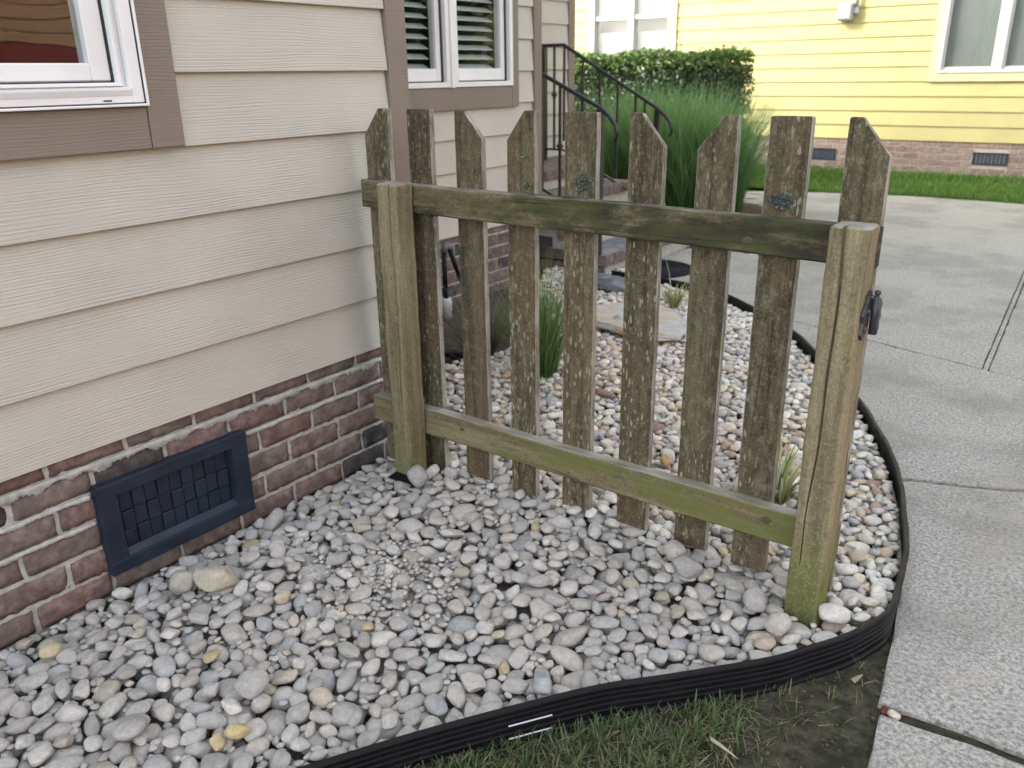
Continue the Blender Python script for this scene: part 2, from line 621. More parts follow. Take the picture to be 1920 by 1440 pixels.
M['plastic'] = plastic_mat()
M['vent_plastic'] = simple("vent_plastic", (0.014, 0.024, 0.042), 0.45, 0.4, var=0.25, scale=12, bump=0.1, bscale=200)
M['vent_blue'] = simple('vent_blue', (0.045, 0.055, 0.075), 0.5)
M['iron'] = simple("black_iron", (0.014, 0.017, 0.021), 0.32, 0.5)
M['hinge_iron'] = simple("hinge_iron", (0.028, 0.03, 0.038), 0.42, 0.5, var=0.4, scale=40, bump=0.3, bscale=90)
M['rust'] = simple("rusty_bolt", (0.09, 0.055, 0.045), 0.7)
M['rubber'] = simple("rubber", (0.012, 0.015, 0.022), 0.75, 0.12)
M['grey_plastic'] = simple("grey_plastic", (0.42, 0.43, 0.44), 0.45, 0.4, var=0.05)
M['pvc'] = simple("pale_pvc", (0.55, 0.57, 0.62), 0.4, 0.4)
M['slate'] = simple("slate", (0.13, 0.145, 0.17), 0.6, 0.4, var=0.35, scale=14, bump=0.7, bscale=30)


def pebble_mat(name, attr):
    t = NT(name)
    if attr:
        a = t.n("ShaderNodeAttribute", attribute_name="tint")
        base = a.outputs['Color']
    else:
        base = t.n("ShaderNodeObjectInfo").outputs['Color']
    c = t.coord(world=True)
    n1 = t.noise(c, 330, 3, 0.7)
    n2 = t.noise(c, 75, 5, 0.65)
    col = t.mix(t.rng(n2, 0.3, 0.7), t.mix(1.0, base, (0.84, 0.84, 0.85), 'MULTIPLY'), t.mix(1.0, base, (1.1, 1.09, 1.07), 'MULTIPLY'))
    col = t.mix(t.math('MULTIPLY', t.rng(n1, 0.53, 0.68), 0.55), col, t.mix(1.0, base, (0.5, 0.5, 0.5), 'MULTIPLY'))
    col = t.mix(t.math('MULTIPLY', t.rng(n2, 0.56, 0.75), 0.35), col, (0.47, 0.46, 0.43))
    h = t.math('ADD', t.math('MULTIPLY', n1, 0.5), n2)
    return t.done(col, 0.75, t.bump(h, 0.9, 0.0035), 0.2)


M['pebble'] = pebble_mat("pebble", False)
M['pebble_mass'] = pebble_mat("pebble_mass", True)


def leaf_mat(name, rough=0.45, trans=0.25):
    t = NT(name)
    a = t.n("ShaderNodeAttribute", attribute_name="tint")
    t.bsdf.inputs['Subsurface Weight'].default_value = 0.0
    df = t.n("ShaderNodeBsdfTranslucent")
    t.l(a.outputs['Color'], df.inputs[0])
    mx = t.n("ShaderNodeMixShader")
    mx.inputs[0].default_value = trans
    t.done(a.outputs['Color'], rough, None, 0.4)
    t.l(t.bsdf.outputs[0], mx.inputs[1])
    t.l(df.outputs[0], mx.inputs[2])
    t.l(mx.outputs[0], t.t.nodes["Material Output"].inputs[0])
    return t.mat


M['leaf'] = leaf_mat("leaf", 0.35, 0.2)
M['blade'] = leaf_mat("grass_blade", 0.5, 0.25)


def flagstone_mat():
    t = NT("flagstone")
    c = t.coord((1, 1, 1), world=True)
    n = t.noise(c, 7, 5, 0.6, 1.0)
    n2 = t.noise(t.coord((0.35, 1.6, 2.0), world=True), 26, 5, 0.65, 0.6)
    col = t.ramp(n, [(0.36, (0.36, 0.39, 0.42)), (0.47, (0.46, 0.47, 0.46)), (0.57, (0.46, 0.40, 0.31)), (0.70, (0.44, 0.33, 0.21))])
    col = t.mix(t.math('MULTIPLY', t.rng(n2, 0.52, 0.7), 0.6), col, (0.18, 0.18, 0.18))
    return t.done(col, 0.7, t.bump(n2, 0.9, 0.008), 0.3)


M['flagstone'] = flagstone_mat()


def tinted(name, V, F, tint, mat, smooth=False):
    """mesh from numpy arrays with a per-vertex colour attribute named tint"""
    me = bpy.data.meshes.new(name)
    F = np.asarray(F, dtype=np.int32)
    V = np.asarray(V, dtype=np.float32)
    nf, k = F.shape
    me.vertices.add(len(V))
    me.vertices.foreach_set("co", V.ravel())
    me.loops.add(nf * k)
    me.loops.foreach_set("vertex_index", F.ravel())
    me.polygons.add(nf)
    me.polygons.foreach_set("loop_start", np.arange(0, nf * k, k, dtype=np.int32))
    me.polygons.foreach_set("loop_total", np.full(nf, k, dtype=np.int32))
    me.update(calc_edges=True)
    me.validate()
    at = me.attributes.new("tint", 'FLOAT_COLOR', 'POINT')
    c4 = np.ones((len(V), 4), dtype=np.float32)
    c4[:, :3] = tint
    at.data.foreach_set("color", c4.ravel())
    me.materials.append(mat)
    if smooth:
        me.polygons.foreach_set("use_smooth", np.ones(nf, dtype=bool))
    me.update()
    return me


def blades(base, length, width, dirs, lean, droop, tint0, tint1, nseg=4, mat=None):
    """ribbons: base (n,3); dirs = azimuth; lean = starting tilt; droop = extra bend; returns V,F,T"""
    n = len(base)
    s = np.linspace(0, 1, nseg + 1)
    ang = lean[:, None] + droop[:, None] * s[None, :] ** 1.3
    step = (length / nseg)[:, None]
    dx = np.sin(ang) * step
    dz = np.cos(ang) * step
    r = np.concatenate([np.zeros((n, 1)), np.cumsum(dx[:, :-1], 1)], 1)
    z = np.concatenate([np.zeros((n, 1)), np.cumsum(dz[:, :-1], 1)], 1)
    ca, sa = np.cos(dirs)[:, None], np.sin(dirs)[:, None]
    cx = base[:, 0:1] + r * ca
    cy = base[:, 1:2] + r * sa
    cz = base[:, 2:3] + z
    w = width[:, None] * (1 - s[None, :] ** 2.2 * 0.94) * 0.5
    tw = RNG.uniform(-0.9, 0.9, n)[:, None]
    px, py = -np.sin(dirs[:, None] + tw), np.cos(dirs[:, None] + tw)
    V = np.empty((n, nseg + 1, 2, 3))
    V[:, :, 0] = np.stack([cx - px * w, cy - py * w, cz], -1)
    V[:, :, 1] = np.stack([cx + px * w, cy + py * w, cz + w * 0.3], -1)
    T = tint0[:, None, :] * (1 - s[None, :, None]) + tint1[:, None, :] * s[None, :, None]
    T = np.repeat(T[:, :, None, :], 2, 2)
    k = 2 * (nseg + 1)
    i = np.arange(n)[:, None] * k
    j = np.arange(nseg)[None, :] * 2
    q = i + j
    F = np.stack([q, q + 1, q + 3, q + 2], -1).reshape(-1, 4)
    return V.reshape(-1, 3), F, T.reshape(-1, 3)


def jit(col, n, v=0.25, hv=0.08):
    c = np.array(col)[None, :] * RNG.uniform(1 - v, 1 + v, (n, 1)) * RNG.uniform(1 - hv, 1 + hv, (n, 3))
    return np.clip(c, 0, 1)


# ------------------------------------------------------------------ setting: ground, soil, slabs
ZS = -0.40      # top of the concrete
obj('ground', MB().add([(-60, -60, -0.44), (60, -60, -0.44), (60, 60, -0.44), (-60, 60, -0.44)], [(0, 1, 2, 3)]), M['lawn_ground'])
tag(bpy.data.objects['ground'], kind='structure')

EDGE = [(0.60, 0.10), (0.78, 0.40), (0.958, 0.711), (1.069, 0.897), (1.191, 1.083), (1.291, 1.223), (1.397, 1.341), (1.543, 1.511), (1.61, 1.615), (1.66, 1.70),
        (1.697, 1.795), (1.709, 1.86), (1.706, 1.94), (1.695, 2.047), (1.675, 2.168), (1.645, 2.29), (1.590, 2.50), (1.545, 2.63), (1.48, 2.79), (1.378, 3.0), (1.265, 3.21),
        (0.93, 3.71), (0.735, 3.965), (0.45, 4.24), (0.204, 4.43), (-0.05, 4.54), (-0.32, 4.60), (-0.66, 4.60)]


def catmull(P, per=6):
    P = [np.array(p, float) for p in P]
    out = []
    for i in range(len(P) - 1):
        p0, p1, p2, p3 = P[max(i - 1, 0)], P[i], P[i + 1], P[min(i + 2, len(P) - 1)]
        for k in range(per):
            t = k / per
            out.append(0.5 * ((2 * p1) + (-p0 + p2) * t + (2 * p0 - 5 * p1 + 4 * p2 - p3) * t * t + (-p0 + 3 * p1 - 3 * p2 + p3) * t ** 3))
    out.append(P[-1])
    return np.array(out)


EC = catmull(EDGE)


def edge_x(y):
    """x of the edging for a given y (front branch and rear branch are both monotone in y)"""
    return np.interp(y, EC[:, 1], EC[:, 0])


def grid_sheet(x0, x1, y0, y1, step, zf, keep=None):
    xs = np.arange(x0, x1 + step / 2, step)
    ys = np.arange(y0, y1 + step / 2, step)
    X, Y = np.meshgrid(xs, ys, indexing='ij')
    Z = zf(X, Y)
    V = np.stack([X, Y, Z], -1).reshape(-1, 3)
    nx, ny = len(xs), len(ys)
    mb = MB()
    idx = np.arange(nx * ny).reshape(nx, ny)
    F = np.stack([idx[:-1, :-1], idx[1:, :-1], idx[1:, 1:], idx[:-1, 1:]], -1).reshape(-1, 4)
    if keep is not None:
        K = keep(X, Y).reshape(-1)
        F = F[K[F].all(1)]
    mb.v = [tuple(p) for p in V]
    mb.f = [tuple(q) for q in F]
    return mb


def fnoise(X, Y, s, seed=0):
    r = np.random.default_rng(seed)
    out = 0
    for k in range(5):
        a = r.uniform(0, 6.28)
        f = s * r.uniform(0.7, 1.6)
        out = out + np.sin((X * math.cos(a) + Y * math.sin(a)) * f + r.uniform(0, 6.28))
    return out / 5


soil = obj('lawn_soil', grid_sheet(0.5, 2.4, -0.1, 2.4, 0.03, lambda X, Y: -0.418 + 0.006 * fnoise(X, Y, 14, 1) + 0.004 * fnoise(X, Y, 45, 2),
                                   lambda X, Y: X > edge_x(Y) - 0.04), M['soil'], smooth=True)
tag(soil, kind='structure')

drive = thing('driveway', 'grey concrete drive laid in slabs', None, (1.8, 3.0, -0.41), kind='structure')
if 'category' in drive:
    del drive['category']


def slab(poly, top=ZS, jitter=0.0010):
    pts = []
    n = len(poly)
    for i in range(n):
        a, b = np.array(poly[i]), np.array(poly[(i + 1) % n])
        L = np.linalg.norm(b - a)
        k = max(1, min(60, int(L / 0.05)))
        for q in range(k):
            p = a + (b - a) * q / k
            if q:
                p = p + RNG.normal(0, jitter, 2)
            pts.append(p)
    bm = bmesh.new()
    vs = [bm.verts.new((p[0], p[1], top)) for p in pts]
    f = bm.faces.new(vs)
    if f.normal.z < 0:
        f.normal_flip()
    bm.normal_update()
    edges = list(f.edges)
    r = bmesh.ops.extrude_edge_only(bm, edges=edges)
    for v in r['geom']:
        if isinstance(v, bmesh.types.BMVert):
            v.co.z -= 0.09
    bmesh.ops.bevel(bm, geom=[e for e in f.edges], offset=0.0085, segments=2, affect='EDGES', profile=0.5)
    bmesh.ops.triangulate(bm, faces=[q for q in bm.faces if len(q.verts) > 4])
    bm.verts.index_update()
    mb = MB()
    mb.v = [tuple(v.co) for v in bm.verts]
    mb.f = [tuple(v.index for v in q.verts) for q in bm.faces]
    bm.free()
    return obj('concrete_slab', mb, M['concrete'], drive)


slab([(1.770, 1.570), (1.800, 1.30), (1.87, 0.2), (1.95, -1.2), (4.6, -1.2), (4.6, 1.745), (2.033, 1.590)])
slab([(1.758, 1.606), (2.03, 1.628), (4.6, 1.79), (4.6, 4.0), (3.2, 3.409), (1.881, 2.854), (1.515, 2.700), (1.565, 2.54), (1.636, 2.276), (1.668, 2.14), (1.7, 2.03), (1.728, 1.86)])
slab([(1.508, 2.724), (1.881, 2.878), (3.2, 3.430), (3.2, 3.56), (1.744, 4.006), (1.073, 4.214), (0.30, 4.452), (0.44, 4.22), (0.72, 3.965), (0.92, 3.70), (1.25, 3.21), (1.36, 3.0), (1.455, 2.80)])
slab([(0.28, 4.470), (1.073, 4.225), (1.570, 4.072), (1.462, 6.400), (0.6, 6.186), (0.0, 6.03), (-0.2, 5.95), (-0.72, 5.88), (-0.70, 4.62), (-0.33, 4.625), (-0.05, 4.565), (0.2, 4.46)])
slab([(1.602, 4.062), (3.2, 3.572), (4.6, 3.142), (4.6, 7.10), (1.494, 6.408)])
slab([(-0.2, 5.958), (0.0, 6.038), (0.6, 6.194), (4.6, 7.108), (4.6, 9.45), (2.2, 9.62), (1.08, 9.63), (0.0, 9.65), (-0.98, 9.42), (-2.2, 8.9), (-1.0, 8.2), (-0.55, 7.0)])
st = MB().prism([(1.576, 4.074), (1.596, 4.068), (1.488, 6.40), (1.468, 6.396)], 2, ZS - 0.06, ZS - 0.006)
obj('joint_strip', st, M['concrete'], drive)

# ------------------------------------------------------------------ tan house
E_ = 0.178
house = thing('tan_house', 'tan lap sided house with brown trim on a red brick base', 'house', (0, 1.0, -0.42))
HX0, HTOP = -6.0, 5.5


def lap_board(mb, a0, a1, k, face, axis, sgn, zoff=0.0, ztop=None, zbot=None):
    """one clapboard row k between a0..a1 along the wall; the wall's outside is sgn along the other axis"""
    z0 = k * E_ + zoff if zbot is None else zbot
    z1 = (k + 1) * E_ + zoff + 0.016 if ztop is None else ztop
    prof = [(face, z0), (face - sgn * 0.0170, z1), (face - sgn * 0.0195, z1), (face - sgn * 0.0075, z0)]
    c = 0.0012
    prof = [(face - sgn * c, z0), (face, z0 + c)] + prof[1:]
    if axis == 1:
        vs = [(p, a, z) for a in (a0, a1) for (p, z) in prof]
    else:
        vs = [(a, p, z) for a in (a0, a1) for (p, z) in prof]
    n = len(prof)
    fs = [tuple(range(n)), tuple(range(n, 2 * n))] + [(i, (i + 1) % n, (i + 1) % n + n, i + n) for i in range(n)]
    mb.add(vs, fs)


for k in range(0, 13):
    z = k * E_
    if 4 <= k:
        segs = [(1.2575, 2.010), (-1.6, 0.085)] if k < 13 else [(-1.6, 2.010)]
    else:
        segs = [(-1.6, 2.010)]
    for (a, b) in segs:
        mb = MB()
        lap_board(mb, a, b, k, 0.0, 1, 1)
        obj('siding_board', mb, M['tan_siding'], house)
# wall core behind the boards, with the window opening left free
core = MB()
core.box(-0.20, -0.020, -1.8, 0.16, -0.02, HTOP).box(-0.20, -0.020, 1.20, 2.085, -0.02, HTOP)
core.box(-0.20, -0.020, 0.16, 1.20, -0.02, 0.80).box(-0.20, -0.020, 0.16, 1.20, 2.36, HTOP)
core.box(-0.30, -0.026, -1.8, 2.08, -0.50, -0.0205)
obj('wall_core', core, M['sheathing'], house)
up = MB()
for k in range(13, 28):
    lap_board(up, -1.6, 2.010, k, 0.0, 1, 1)
tag(obj('upper_siding', up, M['tan_siding'], house), kind='stuff')
# corner boards and trim
obj('corner_board', MB().cbox(-0.02, 0.004, 2.013, 2.100, 0.004, HTOP, 0.002), M['brown_trim'], house)
obj('corner_board', MB().cbox(-1.1, -0.022, 2.086, 2.104, -0.02, HTOP, 0.002), M['tan_siding'], house)
obj('window_trim', MB().cbox(-0.03, 0.014, 1.1665, 1.2555, 0.714, 2.40, 0.002), M['brown_trim'], house)
obj('window_trim', MB().cbox(-0.03, 0.013, 0.18, 1.1645, 0.714, 0.813, 0.002), M['brown_trim'], house)
obj('window_trim', MB().cbox(-0.03, 0.014, 0.09, 0.178, 0.714, 2.40, 0.002), M['brown_trim'], house)
obj('window_trim', MB().cbox(-0.03, 0.013, 0.18, 1.1645, 2.30, 2.40, 0.002), M['brown_trim'], house)


def room(y0, y1, z0, z1, xf, depth, name='room_interior', parent=None):
    mb = MB()
    x0 = xf - depth
    vs = [(xf, y0, z0), (xf, y1, z0), (xf, y1, z1), (xf, y0, z1), (x0, y0, z0), (x0, y1, z0), (x0, y1, z1), (x0, y0, z1)]
    mb.add(vs, [(4, 5, 6, 7), (0, 1, 5, 4), (1, 2, 6, 5), (2, 3, 7, 6), (3, 0, 4, 7)])
    return obj(name, mb, M['dark_room'], parent)


win1 = thing('window', 'x', 'x', (0, 0.67, 0.815))
for k in ('label', 'category'):
    del win1[k]
win1.parent = house
win1.location = (0, 0.67 - 1.0, 0.815 + 0.42)
ROOT[win1] = (0, 0.67, 0.815)


def ring(name, ya, yb, za, zb, w, x0, x1, mat, parent, wb=None, c=0.0015):
    wb = wb or w
    mb = MB()
    mb.cbox(x0, x1, yb - w, yb, za, zb, c)
    mb.cbox(x0, x1, ya, ya + w, za, zb, c)
    mb.cbox(x0, x1 - 0.0006, ya + w - 0.0005, yb - w + 0.0005, za, za + wb, c)
    mb.cbox(x0, x1 - 0.0006, ya + w - 0.0005, yb - w + 0.0005, zb - wb, zb, c)
    return obj(name, mb, mat, parent)


ring('outer_frame', 0.190, 1.1655, 0.8145, 2.30, 0.006, -0.05, 0.031, M['white_vinyl'], win1)
ring('gasket_line', 0.196, 1.1595, 0.8205, 2.294, 0.0022, -0.05, 0.026, M['gasket'], win1)
ring('outer_frame', 0.198, 1.1573, 0.8227, 2.292, 0.030, -0.05, 0.024, M['white_vinyl'], win1, 0.022)
ring('inner_frame', 0.228, 1.1273, 0.8447, 2.27, 0.012, -0.06, 0.006, M['white_vinyl'], win1, 0.016)
ring('inner_frame', 0.240, 1.1153, 0.8607, 2.255, 0.010, -0.06, 0.013, M['white_vinyl'], win1, 0.008)
ring('gasket_line', 0.250, 1.1053, 0.8687, 2.247, 0.003, -0.06, -0.004, M['gasket'], win1)
ring('sash', 0.253, 1.1023, 0.8717, 2.244, 0.047, -0.06, -0.010, M['white_vinyl'], win1, 0.040, 0.003)
obj('sill', MB().prism([(0.2285, -0.02), (1.1270, -0.02)], 0, 0, 0) if False else MB().add(
    [(0.0245, 0.2285, 0.8395), (0.0245, 1.1268, 0.8395), (0.0290, 1.1268, 0.8515), (0.0290, 0.2285, 0.8515), (0.0290, 0.2285, 0.8555), (0.0290, 1.1268, 0.8555), (-0.005, 1.1268, 0.8605), (-0.005, 0.2285, 0.8605)],
    [(0, 1, 2, 3), (3, 2, 5, 4), (4, 5, 6, 7)]), M['white_vinyl'], win1)
obj('pane', MB().box(-0.034, -0.030, 0.30, 1.0555, 0.911, 2.205), M['glass'], win1)
obj('weep_slot', MB().cbox(0.020, 0.0246, 1.055, 1.075, 0.827, 0.8305, 0.0004), M['gasket'], win1)
room(0.19, 1.16, 0.82, 2.29, -0.0605, 1.6, 'room_interior', win1)
# crawl-space wall: bricks, mortar, vent
BZ = [-0.046 - 0.0775 * i for i in range(0, 6)]
COURSE, BL = 0.0775, 0.2045


def brick_variants(n, L, Hh, D, seed, rough=0.0012, nx=14, nz=5):
    out = []
    r = np.random.default_rng(seed)
    for q in range(n):
        xs = np.linspace(-L / 2, L / 2, nx)
        zs = np.linspace(-Hh / 2, Hh / 2, nz)
        mb = MB()
        idx = {}
        edge = r.normal(0, 0.0013, (4, nx))
        for i, x in enumerate(xs):
            for j, z in enumerate(zs):
                bx = min(i, nx - 1 - i)
                bz = min(j, nz - 1 - j)
                d = r.normal(0, rough)
                if bx == 0 or bz == 0:
                    d -= 0.0045 if nx > 6 else 0.0012
                xx = x + (edge[0][j] if i == 0 else edge[1][j] if i == nx - 1 else r.normal(0, 0.001))
                zz = z + (edge[2][i] if j == 0 else edge[3][i] if j == nz - 1 else r.normal(0, 0.001))
                idx[i, j] = len(mb.v)
                mb.v.append((d, xx, zz))
        for i in range(nx - 1):
            for j in range(nz - 1):
                mb.f.append((idx[i, j], idx[i + 1, j], idx[i + 1, j + 1], idx[i, j + 1]))
        rim = [idx[i, 0] for i in range(nx)] + [idx[nx - 1, j] for j in range(1, nz)] + [idx[i, nz - 1] for i in range(nx - 2, -1, -1)] + [idx[0, j] for j in range(nz - 2, 0, -1)]
        b0 = len(mb.v)
        for v in rim:
            p = mb.v[v]
            mb.v.append((-D, p[1], p[2]))
        n_ = len(rim)
        for i in range(n_):
            mb.f.append((rim[i], rim[(i + 1) % n_], b0 + (i + 1) % n_, b0 + i))
        out.append(make_mesh('brick', mb.v, mb.f, None, smooth=nx > 6))
    return out


BM_near = brick_variants(12, BL - 0.013, COURSE - 0.0135, 0.03, 3)
for me in BM_near:
    me.materials.append(M['brick'])
BM_far = brick_variants(6, BL - 0.013, COURSE - 0.0135, 0.03, 4, 0.0012, 6, 3)
for me in BM_far:
    me.materials.append(M['brick_grey'])
BX = -0.012
V_Y0, V_Y1, V_Z0, V_Z1 = 0.858, 1.312, -0.362, -0.100
for c in range(0, 7):
    zc = -0.046 + COURSE * 0.5 - COURSE * c - 0.0055 + 0.0055
    off = 0.97 if c % 2 == 0 else 0.87
    for i in range(-12, 8):
        ya = off + i * BL
        y0, y1 = ya + 0.0055, ya + BL - 0.0055
        zlo, zhi = zc - COURSE / 2 + 0.0055, zc + COURSE / 2 - 0.0055
        # pieces cut short by the vent or the wall's end
        spans = [(y0, y1)]
        if zhi > V_Z0 + 0.036 and zlo < V_Z1 - 0.036:
            ns = []
            for (a, b) in spans:
                if b <= V_Y0 + 0.02 or a >= V_Y1 - 0.02:
                    ns.append((a, b))
                else:
                    if a < V_Y0 - 0.01:
                        ns.append((a, V_Y0 + 0.02))
                    if b > V_Y1 + 0.01:
                        ns.append((V_Y1 - 0.02, b))
            spans = ns
        for (a, b) in spans:
            b = min(b, 2.084)
            if b - a < 0.02 or b < -1.5:
                continue
            me = BM_near[random.randrange(12)]
            piece('brick', me, (BX + random.uniform(-0.002, 0.002), (a + b) / 2, zc + random.uniform(-0.001, 0.001)), house,
                  (random.uniform(-0.006, 0.006), 0, random.uniform(-0.008, 0.008)), (1, (b - a) / (BL - 0.011), 1))


def mortar_sheet(y0, y1, z0, z1, x, step=0.006, seed=5):
    ys = np.arange(y0, y1 + step, step)
    zs = np.arange(z0, z1 + step, step)
    Y, Z = np.meshgrid(ys, zs, indexing='ij')
    r = np.random.default_rng(seed)
    X = x + 0.0012 * fnoise(Y, Z, 90, seed) + r.normal(0, 0.0006, Y.shape)
    nx, ny = Y.shape
    idx = np.arange(nx * ny).reshape(nx, ny)
    F = np.stack([idx[:-1, :-1], idx[1:, :-1], idx[1:, 1:], idx[:-1, 1:]], -1).reshape(-1, 4)
    mb = MB()
    mb.v = [tuple(p) for p in np.stack([X, Y, Z], -1).reshape(-1, 3)]
    mb.f = [tuple(q) for q in F]
    return mb


obj('mortar_bed', mortar_sheet(-0.6, 2.083, -0.47, 0.0, BX - 0.0075), M['mortar'], house, smooth=True)


def smear(y0, y1, zc, up_, dn, seed, bead=0.006):
    """mortar squeezed over the brick edges: a ragged thin strip standing a little proud"""
    r = np.random.default_rng(seed)
    n = int((y1 - y0) / 0.004)
    ys = np.linspace(y0, y1, n)
    lo = zc - 0.005 - dn * np.clip(0.45 + 0.5 * np.sin(ys * 23 + seed) * np.sin(ys * 57 + 1.3 * seed) + r.normal(0, 0.14, n), 0.03, 1.3)
    hi = zc + 0.0045 + up_ * np.clip(0.3 + 0.4 * np.sin(ys * 31 + 2 * seed) + r.normal(0, 0.2, n), 0.0, 1.0)
    mb = MB()
    rows = [(hi, -0.004), (hi - 0.0015, 0.0032), (np.full(n, zc), 0.0034 + 0.001 * np.sin(ys * 40)), (lo + 0.003, 0.0034), (lo, -0.004)]
    for (zz, dx) in rows:
        for i in range(n):
            ddx = dx[i] if hasattr(dx, '__len__') else dx
            mb.v.append((BX + ddx + r.normal(0, 0.0004), ys[i], zz[i]))
    for k in range(len(rows) - 1):
        for i in range(n - 1):
            a = k * n + i
            mb.f.append((a, a + 1, a + n + 1, a + n))
    return mb


obj('mortar_smear', smear(-0.5, 2.05, -0.0475, 0.003, 0.019, 3), M['mortar'], house, smooth=True)
obj('mortar_smear', smear(-0.5, 0.85, -0.125, 0.002, 0.007, 8), M['mortar'], house, smooth=True)
obj('mortar_smear', smear(1.33, 2.05, -0.125, 0.002, 0.006, 9), M['mortar'], house, smooth=True)
obj('mortar_smear', smear(-0.5, 0.85, -0.2025, 0.002, 0.006, 12), M['mortar'], house, smooth=True)
# vent
vx = 0.004
vent = MB()
fw = 0.052
yo, y1_, zo, z1_ = V_Y0, V_Y1, V_Z0, V_Z1
vent.cbox(-0.02, vx + 0.010, yo, y1_, z1_ - fw * 0.75, z1_, 0.003, 2)
vent.cbox(-0.02, vx + 0.010, yo, y1_, zo, zo + fw * 0.75, 0.003, 2)
vent.cbox(-0.02, vx + 0.0095, yo, yo + fw, zo + fw * 0.75 - 0.003, z1_ - fw * 0.75 + 0.003, 0.003, 2)
vent.cbox(-0.02, vx + 0.0095, y1_ - fw, y1_, zo + fw * 0.75 - 0.003, z1_ - fw * 0.75 + 0.003, 0.003, 2)
vf = obj('foundation_vent', vent, M['vent_plastic'], house)
iy0, iy1, iz0, iz1 = yo + fw, y1_ - fw, zo + fw * 0.75, z1_ - fw * 0.75
rec = MB()
rb = -0.015
rec.add([(vx + 0.004, iy0, iz0), (vx + 0.004, iy1, iz0), (vx + 0.004, iy1, iz1), (vx + 0.004, iy0, iz1),
         (rb, iy0 + .006, iz0 + .008), (rb, iy1 - .006, iz0 + .008), (rb, iy1 - .006, iz1 - .004), (rb, iy0 + .006, iz1 - .004)],
        [(4, 5, 6, 7), (0, 1, 5, 4), (1, 2, 6, 5), (2, 3, 7, 6), (3, 0, 4, 7)])
obj('vent_recess', rec, M['vent_plastic'], vf)
nc, nr = 9, 3
cw, ch = (iy1 - iy0 - 0.02) / nc, (iz1 - iz0 - 0.016) / nr
for r_ in range(nr):
    for c_ in range(nc):
        ya = iy0 + 0.010 + c_ * cw + (0.0 if r_ % 2 == 0 else 0.0)
        za = iz0 + 0.010 + r_ * ch + (0.0018 if c_ % 2 else -0.0014)
        mb = MB().cbox(rb - 0.003, rb + (0.0085 if (c_ + r_) % 2 else 0.0050), ya + 0.0005, ya + cw - 0.0015, za + 0.0008, za + ch - 0.0015, 0.0028, 2)
        obj('louvre_block', mb, M['vent_plastic'], vf)
obj('vent_ledge', MB().add([(vx + 0.0065, iy0 + 0.002, iz0 + 0.001), (vx + 0.0065, iy1 - 0.002, iz0 + 0.001), (rb + 0.012, iy1 - 0.004, iz0 + 0.018), (rb + 0.012, iy0 + 0.004, iz0 + 0.018)],
                           [(0, 1, 2, 3)]), M['vent_plastic'], vf)

# ---- recessed wall of the same house (parallel, set back)
W2 = -1.130
for k in range(0, 13):
    segs = [(2.104, 4.402)]
    if k >= 4:
        segs = [(2.104, 2.955), (4.232, 4.402)]
    for (a, b) in segs:
        mb = MB()
        lap_board(mb, a, b, k, W2, 1, 1)
        obj('siding_board', mb, M['tan_siding'], house)
c2 = MB()
c2.box(W2 - 0.2, W2 - 0.02, 2.0, 3.0, -0.02, HTOP).box(W2 - 0.2, W2 - 0.02, 4.19, 4.47, -0.02, HTOP)
c2.box(W2 - 0.2, W2 - 0.02, 3.0, 4.19, -0.02, 0.78).box(W2 - 0.2, W2 - 0.02, 3.0, 4.19, 2.30, HTOP)
c2.box(W2 - 0.3, W2 - 0.027, 2.0, 4.47, -0.55, -0.0205)
obj('wall_core', c2, M['sheathing'], house)
obj('corner_board', MB().cbox(W2 - 0.05, W2 + 0.006, 4.404, 4.482, -0.01, HTOP, 0.002), M['brown_trim'], house)
obj('window_trim', MB().cbox(W2 - 0.03, W2 + 0.014, 4.166, 4.231, 0.692, 2.40, 0.002), M['brown_trim'], house)
obj('window_trim', MB().cbox(W2 - 0.03, W2 + 0.013, 3.03, 4.164, 0.692, 0.808, 0.002), M['brown_trim'], house)
obj('window_trim', MB().cbox(W2 - 0.03, W2 + 0.014, 2.96, 3.028, 0.692, 2.40, 0.002), M['brown_trim'], house)
win2 = bpy.data.objects.new('window', None)
link(win2, house)
win2["label"] = "double window with white slatted blinds"
for (ya, yb) in ((3.035, 3.603), (3.637, 4.165)):
    ring('outer_frame', ya, yb, 0.810, 2.30, 0.030, W2 - 0.05, W2 + 0.022, M['white_vinyl'], win2, 0.026)
    ring('inner_frame', ya + 0.030, yb - 0.030, 0.836, 2.27, 0.010, W2 - 0.06, W2 - 0.004, M['gasket'], win2, 0.004)
    ring('sash', ya + 0.038, yb - 0.038, 0.841, 2.262, 0.036, W2 - 0.06, W2 - 0.012, M['white_vinyl'], win2, 0.064, 0.003)
    obj('pane', MB().box(W2 - 0.034, W2 - 0.030, ya + 0.074, yb - 0.074, 0.905, 2.20), M['glass'], win2)
    for i in range(14):
        zz = 0.918 + i * 0.050
        mb = MB()
        a0, a1 = ya + 0.07, yb - 0.07
        dz = 0.0125
        mb.add([(W2 - 0.115, a0, zz + dz), (W2 - 0.115, a1, zz + dz), (W2 - 0.068, a1, zz - dz), (W2 - 0.068, a0, zz - dz),
                (W2 - 0.115, a0, zz + dz - 0.003), (W2 - 0.115, a1, zz + dz - 0.003), (W2 - 0.068, a1, zz - dz - 0.003), (W2 - 0.068, a0, zz - dz - 0.003)],
               [(0, 1, 2, 3), (7, 6, 5, 4), (0, 4, 5, 1), (2, 6, 7, 3), (1, 5, 6, 2), (0, 3, 7, 4)])
        obj('blind_slat', mb, M['blind'], win2)
obj('mullion', MB().cbox(W2 - 0.05, W2 + 0.030, 3.6035, 3.6365, 0.806, 2.30, 0.004, 2), M['white_vinyl'], win2)
room(3.04, 4.16, 0.82, 2.29, W2 - 0.0605, 0.9, 'room_interior', win2)
